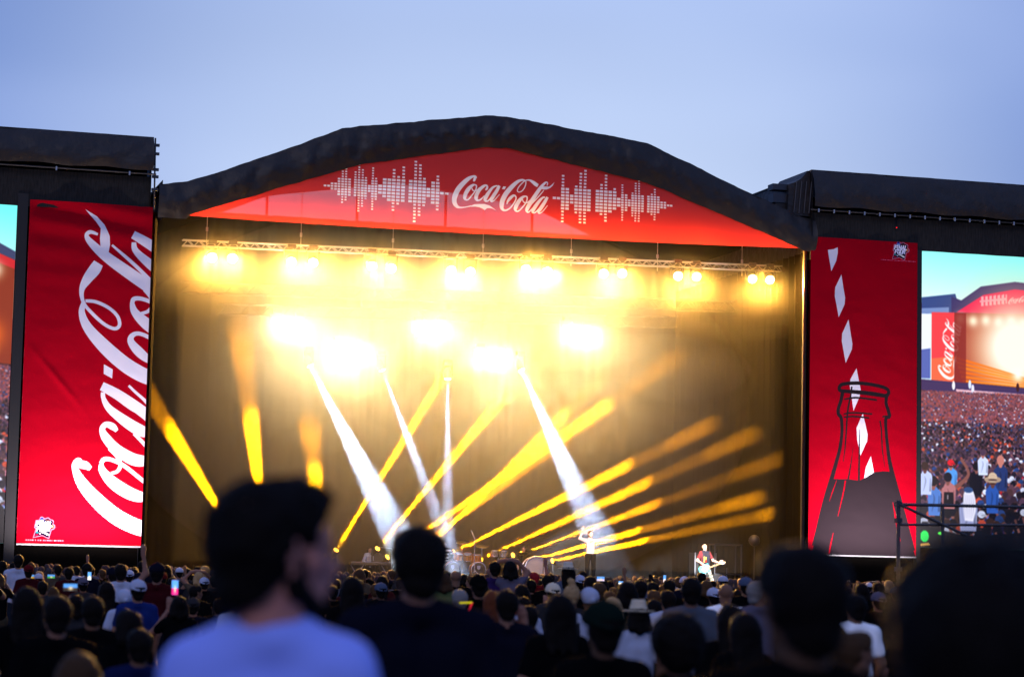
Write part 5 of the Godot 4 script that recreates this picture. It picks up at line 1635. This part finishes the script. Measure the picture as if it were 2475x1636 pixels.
# ------------------------------------------------------------------ the crowd: kind|x|z|height|turn|shirt|hair or hat|what one sees
const CROWD := """
cap_back|-20.11|57.62|1.57|5|blue|white|man in white baseball cap worn backwards and bright blue T-shirt
hood|-20.04|56.06|1.46|0|white|white|person in white shirt and white hat behind the man in blue T-shirt
cap_back|-19.31|45.29|1.51|0|grey|lavender|person in pale lavender cap left of the white backwards cap
cap_back|-17.46|36.42|1.62|-10|black|white|person in small white cap behind the man in the blue T-shirt
cap_back|-16.73|40.81|1.53|0|black|white|person in white cap with dark opening, left of the big blurred man
phone|-19.84|58.73|1.43|0|black|dark|dark-haired woman holding a glowing pink phone upright above her head
phone|-20.83|58.44|1.42|10|grey|dark|person filming with a phone held sideways below the left banner
short|-18.80|54.84|1.36|0|black_red|dark|dark-haired man with red collar showing at the back of the neck
cap_back|-19.23|55.76|1.37|-15|navy|grey|person in grey cap and dark navy shirt left of the big blurred man
short|-21.59|66.60|1.52|0|black|dark|large dark-haired head in black below the left banner
bob|-21.50|67.67|1.45|25|black|dark|woman looking down at a bright white sheet in her hand
short|-16.70|32.48|1.82|0|navy|dark|tall dark-haired man in navy rising above the crowd left of the stage
long|-17.40|34.36|1.75|10|pink|brown|brown-haired woman in pink shirt left of the tall navy man
short|-16.25|35.73|1.69|0|grey|dark|dark-haired person in grey shirt near the left end of the stage
arms_head|-16.51|38.79|1.63|0|tan|blonde|blonde person with both hands raised to the head left of the blurred man
cap_back|-16.40|39.86|1.57|-5|grey|olive|person in mottled olive cap left of the big blurred man
bob|-16.75|42.90|1.56|-20|black|brown|brown-haired woman in black at the left edge of the big blurred man
short|-19.59|36.87|1.88|0|white|dark|person in white vest riding high above the crowd below the left screen
cap_back|-19.49|37.93|1.68|0|darkred|red|person in red cap and dark red shirt below the left banner's corner
short|-18.89|39.15|1.67|0|darkred|dark|dark-haired person in dark red shirt below the left banner
bob|-19.84|46.17|1.38|0|grey|brown|brown-haired person in grey with light on the hair, left of the sideways phone
short|-20.19|48.17|1.48|0|grey|dark|dark-haired person in grey shirt at the left of the crowd
long|-20.05|54.49|1.53|0|black|dark|long-haired dark woman between two caps left of the blue T-shirt
long|-22.10|67.50|1.58|0|black|dark|near black silhouette with long hair in the left corner
short|-22.12|69.59|1.56|0|black|dark|near black silhouette of a head second from the left corner
bob|-22.50|74.17|1.42|0|black|brown|near brown-haired person at the bottom edge in the left corner
short|-21.69|69.70|1.39|0|navyblue|dark|person in deep blue shirt beside the blurred white shirt
profile_r|-18.27|49.77|1.47|0|black|dark|woman turned to the right showing her face in profile, left of the blurred man
short|-18.78|55.90|1.42|0|white|dark|person in white sleeve partly behind the big blurred man's neck
long|-18.86|62.18|1.67|0|black|dark|long-haired person in black between the two blurred men
short|-10.03|23.95|1.75|0|black|dark|small dark-haired person in front of the keyboard player
cap_back|-15.85|50.48|1.55|0|black|lightblue|person in white and pale blue patterned cap left of the navy-shirted man
bald|-14.10|47.88|1.77|0|black|dark|man with shaved dark head and dark jacket in front of the bass drums
short|-17.17|59.52|1.56|0|black|grey|grey-haired person right of the navy-shirted man's shoulder
cap_back|-16.46|57.65|1.69|0|black|dark|person in dark cap with lighter band in front of the drum kit
bob|-15.35|53.78|1.62|0|black|dark|dark bobbed head left of the purple-shirted child
hand_head|-18.82|66.89|1.62|-8|navy|dark|man in navy shirt with a hand raised beside his ear
long|-16.86|59.61|1.55|0|black|auburn|auburn-haired woman behind the man with the raised hand
short|-15.69|56.80|1.47|0|white|dark|dark-haired person in white shirt right of the raised hand
short|-17.95|64.51|1.48|0|blue2|dark|dark-haired person in pale blue beside the man with the raised hand
bob|-14.86|53.91|1.59|0|black|dark|round dark head right of the children on shoulders
short|-11.85|44.33|1.63|0|black|dark|dark head in front of the white bass drum
bob|-15.04|50.74|1.72|0|limegreen|brown|person in pale green shirt beside the navy-shirted man's head
cap_back|-11.09|44.56|1.71|0|blue2|white|person in white cap right of the long-haired woman in the hat
curly|-7.94|35.02|1.78|0|black|dark|curly dark head behind the white cap left of the singer
bob|-12.17|48.43|1.71|0|black|dark|dark bobbed head directly below the singer
short|-13.94|54.19|1.64|0|black|brown|brown head right below the singer, beside a raised phone
phone|-11.38|46.57|1.70|0|black|dark|person filming the singer with a raised phone
cap_back|-14.79|54.98|1.61|0|grey|tan|person in beige cap below the bass drum
curly|-11.60|44.41|1.69|0|black|dark|curly dark head right of the white bass drum
bun|-16.10|59.84|1.63|-20|grey|blonde|blonde woman with her hair in a bun below the hat woman
hood|-15.93|59.88|1.60|0|white|white|person under a white patterned headscarf below the singer
short|-14.13|55.17|1.54|0|black|rim|brown-haired person right of the white headscarf
bob|-16.03|60.89|1.52|0|tan|blonde|blonde child behind the green cap
long|-19.08|68.91|1.61|0|black|dark|woman with long straight black hair left of the green cap
cap_back|-20.13|72.89|1.61|0|black|darkgreen|person in dark green cap with a small white badge and black shirt
fedora|-16.79|63.81|1.55|-6|white|straw|person in straw fedora with dark band and white shirt
bob|-15.58|59.99|1.67|0|black|dark|dark rounded head behind the straw fedora
short|-13.45|54.33|1.68|0|black|dark|dark head above the straw fedora
short|-11.95|50.58|1.65|0|black|dark|dark head right above the straw fedora
short|-13.96|56.27|1.57|0|black|rim|brown-haired head with warm rim light right of the fedora
bob|-14.30|57.21|1.47|0|black|dark|dark bob right of the straw fedora's brim
short|-14.84|59.15|1.59|0|white2|dark|crew-cut man in navy and white collar left of the pale blue shirt
short|-11.73|50.65|1.69|0|black|dark|dark head behind the crew-cut man
short|-16.38|63.95|1.73|-12|paleblue|dark|broad man in pale blue shirt in front of the guitarist
short|-5.58|35.71|1.83|0|black|dark|small dark head against the guitarist's legs
bob|-9.79|47.03|1.68|0|black|rim|brown-haired head right of the pale blue shirt
cap_back|-11.85|52.70|1.58|0|black|white|person in white cap between the pale blue shirt and the aqua shirt
bald|-14.45|59.80|1.69|-15|aqua|dark|balding man in aqua patterned shirt
cap_fwd|-11.07|51.89|1.73|0|black|lightblue|person in pale blue and white cap right of the aqua shirt
profile_r|-14.71|61.30|1.71|0|lavender|grey|grey-haired man in lavender shirt turned to the right
afro|-19.79|72.88|1.58|0|black|dark|person with a large round afro right of the straw fedora
long|-17.72|68.25|1.56|0|black|dark|woman with long straight dark hair right of the afro
long|-18.20|69.68|1.53|5|black|dark|second long-haired woman beside the lavender shirt
short|-15.28|64.78|1.62|5|print|dark|dark-haired man in white shirt with dark blue leaf print
cap_back|-10.61|55.15|1.58|0|black|lavender|person in pale lavender cap behind the leaf-print shirt
phone|-0.99|34.94|1.75|0|black|blonde|person raising a camera below the bottle banner
cap_fwd|-5.19|44.17|1.62|0|magenta|lightblue|person in light blue cap and magenta shirt below the bottle banner
bob|-9.13|51.41|1.69|0|black|dark|round dark head behind the leaf-print shirt
short|-8.05|49.63|1.71|0|black|dark|dark head below the right banner
phone|-9.75|52.26|1.62|5|black|dark|person with both hands up beside the near dark head
long|-17.70|69.82|1.48|-5|black|brown|woman with brown hair left of the leaf-print shirt
profile_r|-18.62|72.17|1.49|-10|black|brown|man with brown fringe turned to the right below the leaf-print shirt
short|-14.66|64.42|1.47|0|black|dark|dark figure left of the big black silhouette
"""

func looks_of(kind: String, shirt: String, hair: String, k: int) -> Dictionary:
	var l := {"skin": mats["skin_%d" % ((k * 7 + k / 3) % 4)], "hair": mats.hair_dark, "trousers": mats[["cloth_black", "cloth_denim", "cloth_khaki", "cloth_navy"][k % 4]]}
	var s := "cloth_" + shirt
	l.shirt = mats[s] if mats.has(s) else mats.print_cloth
	if kind in ["cap_back", "cap_fwd", "hood", "fedora", "fedora_long"]:
		l.hat = mats["cloth_" + {"red": "red", "dark": "black", "tan": "straw", "grey": "grey"}.get(hair, hair)]
	elif mats.has("hair_" + hair):
		l.hair = mats["hair_" + hair]
	if hair in ["blonde", "brown", "rim", "auburn", "grey", "red"] and l.skin in [mats.skin_2, mats.skin_3]:
		l.skin = mats.skin_0
	return l

func phone(at: Vector3, wide: bool, label: String, bright: float, tint: Color) -> void:
	var o := thing("phone", label, "phone", at, 0.28, "phones held up in the crowd")
	var s := Vector3(0.15, 0.075, 0.01) if wide else Vector3(0.075, 0.15, 0.01)
	box_part("case", Vector3.ZERO, s, mats.black, o)
	var im := Image.create(24, 16, false, Image.FORMAT_RGBA8)
	im.fill(Color(0.35, 0.62, 0.95))
	fill(im, PackedVector2Array([Vector2(0, 9), Vector2(24, 9), Vector2(24, 16), Vector2(0, 16)]), tint)
	blur_spot(im, Vector2(12, 10), 5, Color(1, 0.9, 0.7), 1.0)
	var m := StandardMaterial3D.new()
	m.albedo_color = Color(0.02, 0.02, 0.02)
	m.emission_enabled = true
	m.emission_texture = tex(im)
	m.emission_operator = BaseMaterial3D.EMISSION_OP_MULTIPLY
	m.emission = Color.WHITE
	m.emission_energy_multiplier = bright
	var q := new_st()
	q.set_uv(Vector2(0, 0))
	part("screen", sheet(1, 1, func(u, v): return Vector3((u - 0.5) * (s.x - 0.008), (0.5 - v) * (s.y - 0.008), 0.006)), m, o)

func build_crowd() -> void:
	var eye := Vector3(-23.447, 1.72, 82.822)
	var cloths := ["black", "navy", "grey", "black", "white", "black", "darkred", "blue2", "black", "tan", "navy", "black"]
	var spots := []
	var k := 0
	for line in CROWD.split("\n", false):
		var f := line.split("|")
		var at := Vector3(float(f[1]), 0, float(f[2]))
		var o := person(f[0], at, float(f[3]), deg_to_rad(float(f[4])), looks_of(f[0], f[5], f[6], k), f[7])
		spots.append(at)
		k += 1
	# the nearest ones, far out of focus
	var near := [
		["near_white", Vector3(-22.597, 0, 78.335), 1.90, -0.30, {"skin": mats.skin_near, "hair": mats.hair_dark, "shirt": mat("periwinkle", lin(0.30, 0.38, 0.95), 0.95, 0.0, 0.1), "trousers": mats.cloth_denim}, "large blurred man in pale violet-blue T-shirt, head turned right, nearest the camera"],
		["near_navy", Vector3(-21.347, 0, 74.45), 1.89, -0.05, {"skin": mats.skin_0, "hair": mats.hair_dark, "shirt": mats.cloth_navy, "trousers": mats.cloth_black}, "broad man in dark navy T-shirt right of the blurred pale T-shirt"],
		["near_curly", Vector3(-21.43, 0, 78.082), 1.81, 0.1, {"skin": mats.skin_3, "hair": mats.hair_dark, "shirt": mats.cloth_black, "trousers": mats.cloth_black}, "near black silhouette of a round head below the bottle banner"],
		["near_afro", Vector3(-21.85, 0, 79.70), 1.80, -0.1, {"skin": mats.skin_3, "hair": mats.hair_dark, "shirt": mats.cloth_black, "trousers": mats.cloth_black}, "very near black silhouette with bushy hair filling the right corner"]]
	for q in near:
		person(q[0], q[1], q[2], q[3], q[4], q[5])
		spots.append(q[1])
	for q in [["short", Vector3(-12.448, 0, 44.187), 1.92, 0.0, "purple", "dark", "tall person in purple T-shirt standing above the heads in front of the drums"], ["arms_head", Vector3(-12.20, 0, 44.25), 1.93, -0.1, "lavender", "dark", "tall person in grey shirt with hands at the head beside the purple T-shirt"],
			["fedora_long", Vector3(-11.282, 0, 44.527), 1.96, 0.0, "blue2", "tan", "long-haired woman in straw hat and pale blue top rising left of the singer"], ["one_up", Vector3(-10.07, 0, 38.583), 1.76, 0.2, "red", "red", "person with red head and pink shirt holding a phone in front of the white drum"]]:
		person(q[0], q[1], q[2], q[3], looks_of(q[0], q[4], q[5], 0), q[6])
		spots.append(q[1])
	# everyone between them
	var r := RandomNumberGenerator.new()
	r.seed = 2024
	var kk := ["short", "short", "bob", "long", "cap_back", "short", "curly", "bun", "crop", "profile_l", "phone", "hood", "cap_fwd", "one_up", "short", "bob", "phone", "long"]
	var hats := ["black", "white", "navy", "red", "grey"]
	var made := 0
	var same := {}
	var tries := 0
	while made < FILLERS and tries < 20000:
		tries += 1
		var dist := sqrt(r.randf_range(27.0 * 27.0, 64.0 * 64.0))
		var ang := 0.2826 + r.randf_range(-0.215, 0.215)
		var at := eye + Vector3(sin(ang), 0, -cos(ang)) * dist
		at.y = 0
		if at.z < 3.0:
			continue
		var ok := true
		for s in spots:
			var d: Vector3 = s - eye
			d.y = 0
			var sd := d.length()
			var sep := absf(wrapf(atan2(d.x, -d.z) - ang, -PI, PI))
			if at.distance_to(s) < 0.55 or (sd > dist and sd < dist + 9.0 and sep < 0.12 / dist + 0.10 / sd):
				ok = false
				break
		if not ok:
			continue
		spots.append(at)
		var kind: String = kk[r.randi() % kk.size()]
		if kind in ["phone", "one_up"] and r.randf() < 0.25:
			kind = "short"
		var shirt: String = cloths[r.randi() % cloths.size()]
		var hair: String = ["dark", "dark", "brown", "dark", "rim", "blonde"][r.randi() % 6]
		if kind in ["cap_back", "cap_fwd", "hood"]:
			hair = hats[r.randi() % hats.size()]
		var x := at.x * 0.0 + (ang - 0.2826) / 0.215
		var place: String = "left banner side" if x < -0.62 else ("dark stage end" if x < -0.3 else ("keyboards side" if x < 0.05 else ("before the singer" if x < 0.28 else ("before the guitarist" if x < 0.6 else "bottle banner side"))))
		var what: String = {"short": "short %s hair" % hair, "crop": "cropped %s hair" % hair, "bob": "%s bobbed hair" % hair, "long": "long %s hair" % hair, "curly": "curly %s hair" % hair, "bun": "%s hair in a bun" % hair, "profile_l": "%s hair, face turned left" % hair,
			"phone": "%s hair, both hands raised" % hair, "one_up": "%s hair and one raised arm" % hair, "cap_back": "%s cap worn backwards" % hair, "cap_fwd": "%s cap" % hair, "hood": "%s headscarf" % hair}[kind]
		var turn := r.randf_range(-0.4, 0.4)
		var who := person(kind, at, r.randf_range(1.46, 1.77), turn, looks_of(kind, shirt, hair, made), "%s person, %s, %s shirt, %s, %s" % [["tall", "short"][made % 2], what.replace("rim", "reddish"), shirt.replace("blue2", "pale blue"), ("far" if dist > 48.0 else "midway") + (", turned left" if turn > 0.2 else (", turned right" if turn < -0.2 else "")), place])
		var said: String = who.get_meta("label")
		same[said] = same.get(said, []) + [[ang, who]]
		made += 1
	for said in same:
		var alike: Array = same[said]
		if alike.size() > 1:
			alike.sort_custom(func(p, q): return p[0] < q[0])
			for n in alike.size():
				alike[n][1].set_meta("label", said + (", left one" if n == 0 else (", right one" if n == alike.size() - 1 else ", middle one")))
	# the packed front rows, tiny and dark
	var mm := MultiMesh.new()
	mm.transform_format = MultiMesh.TRANSFORM_3D
	mm.use_colors = true
	mm.mesh = crowd_figure()
	var where := []
	for i in 1100:
		var x := r.randf_range(-22.0, 22.0)
		var z := r.randf_range(2.2, 24.0)
		where.append(Transform3D(Basis(Vector3.UP, r.randf_range(-0.4, 0.4)).scaled(Vector3.ONE * r.randf_range(0.86, 1.0)), Vector3(x, 0, z)))
	mm.instance_count = where.size()
	for i in where.size():
		mm.set_instance_transform(i, where[i])
		var g := r.randf_range(0.5, 1.0)
		mm.set_instance_color(i, Color(g, g * r.randf_range(0.8, 1.0), g))
	var mi := MultiMeshInstance3D.new()
	mi.name = "crowd"
	mi.multimesh = mm
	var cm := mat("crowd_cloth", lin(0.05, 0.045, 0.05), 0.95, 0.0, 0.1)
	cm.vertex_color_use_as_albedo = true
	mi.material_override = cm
	mi.set_meta("kind", "stuff")
	mi.set_meta("label", "packed far crowd along the front of the stage")
	mi.set_meta("category", "crowd")
	add_child(mi)
	# phones
	phone(Vector3(-19.95, 1.51, 59.16), false, "glowing pink and white phone held upright left of the blurred man", 1.6, Color(0.9, 0.1, 0.5))
	phone(Vector3(-20.93, 1.49, 58.88), true, "phone held sideways showing the blue sky, below the left banner", 1.2, Color(0.25, 0.2, 0.15))
	phone(Vector3(-18.42, 1.50, 38.22), false, "small white glowing phone right of the sideways phone", 1.6, Color(1, 1, 1))
	phone(Vector3(-19.45, 1.47, 37.92), true, "small yellow glowing phone at the far left of the crowd", 0.9, Color(0.8, 0.6, 0.1))
	phone(Vector3(-19.09, 1.48, 38.03), true, "small green glowing phone below the left banner", 0.9, Color(0.3, 0.7, 0.3))
	phone(Vector3(-11.53, 1.66, 47.0), true, "phone filming the singer from below him", 1.2, Color(0.9, 0.8, 0.9))
	phone(Vector3(-9.40, 1.57, 24.11), false, "bright white phone in front of the keyboard riser", 1.8, Color(1, 1, 0.9))
	phone(Vector3(-3.91, 1.54, 25.7), true, "tiny bright phone between singer and guitarist", 1.6, Color(1, 1, 1))
	phone(Vector3(-6.29, 1.67, 35.45), false, "phone held up left of the guitarist", 1.4, Color(0.9, 0.9, 1))
	# a glowing neon triangle, a white sheet
	var nt := thing("glow_stick", "bent glow stick, yellow turning pink, beside the grey-haired head", "glow stick", Vector3(-17.62, 1.41, 61.45), 0.28)
	tube_part("yellow_arm", Vector3(-0.07, 0.03, 0), Vector3(0.06, 0.035, 0), 0.009, glow("neon_yellow", Color(0.85, 0.8, 0.05), 0.8), nt, 6)
	tube_part("pink_arm", Vector3(0.06, 0.035, 0), Vector3(0.02, -0.06, 0), 0.009, glow("neon_pink", Color(0.9, 0.1, 0.2), 0.8), nt, 6)

const FILLERS := 190

func crowd_figure() -> ArrayMesh:
	var g := Geo.new()
	var b := Blob.new(Vector3(-0.34, 0.6, -0.25), Vector3(0.34, 1.80, 0.25), 0.05, 60.0)
	torso(b, 1.0, 0.0)
	b.cap(Vector3(0.2, 1.38, 0), Vector3(0.24, 0.95, -0.05), 0.055, 0.045)
	b.cap(Vector3(-0.2, 1.38, 0), Vector3(-0.24, 0.95, -0.05), 0.055, 0.045)
	b.cap(Vector3(0, 1.45, 0.01), Vector3(0, 1.55, 0), 0.06, 0.06)
	b.cap(Vector3(0, 1.62, 0.02), Vector3(0, 1.635, -0.01), 0.09, 0.088)
	b.cap(Vector3(0.08, 0.9, 0), Vector3(0.1, 0.62, 0), 0.1, 0.07)
	b.cap(Vector3(-0.08, 0.9, 0), Vector3(-0.1, 0.62, 0), 0.1, 0.07)
	b.net(g)
	return g.mesh()
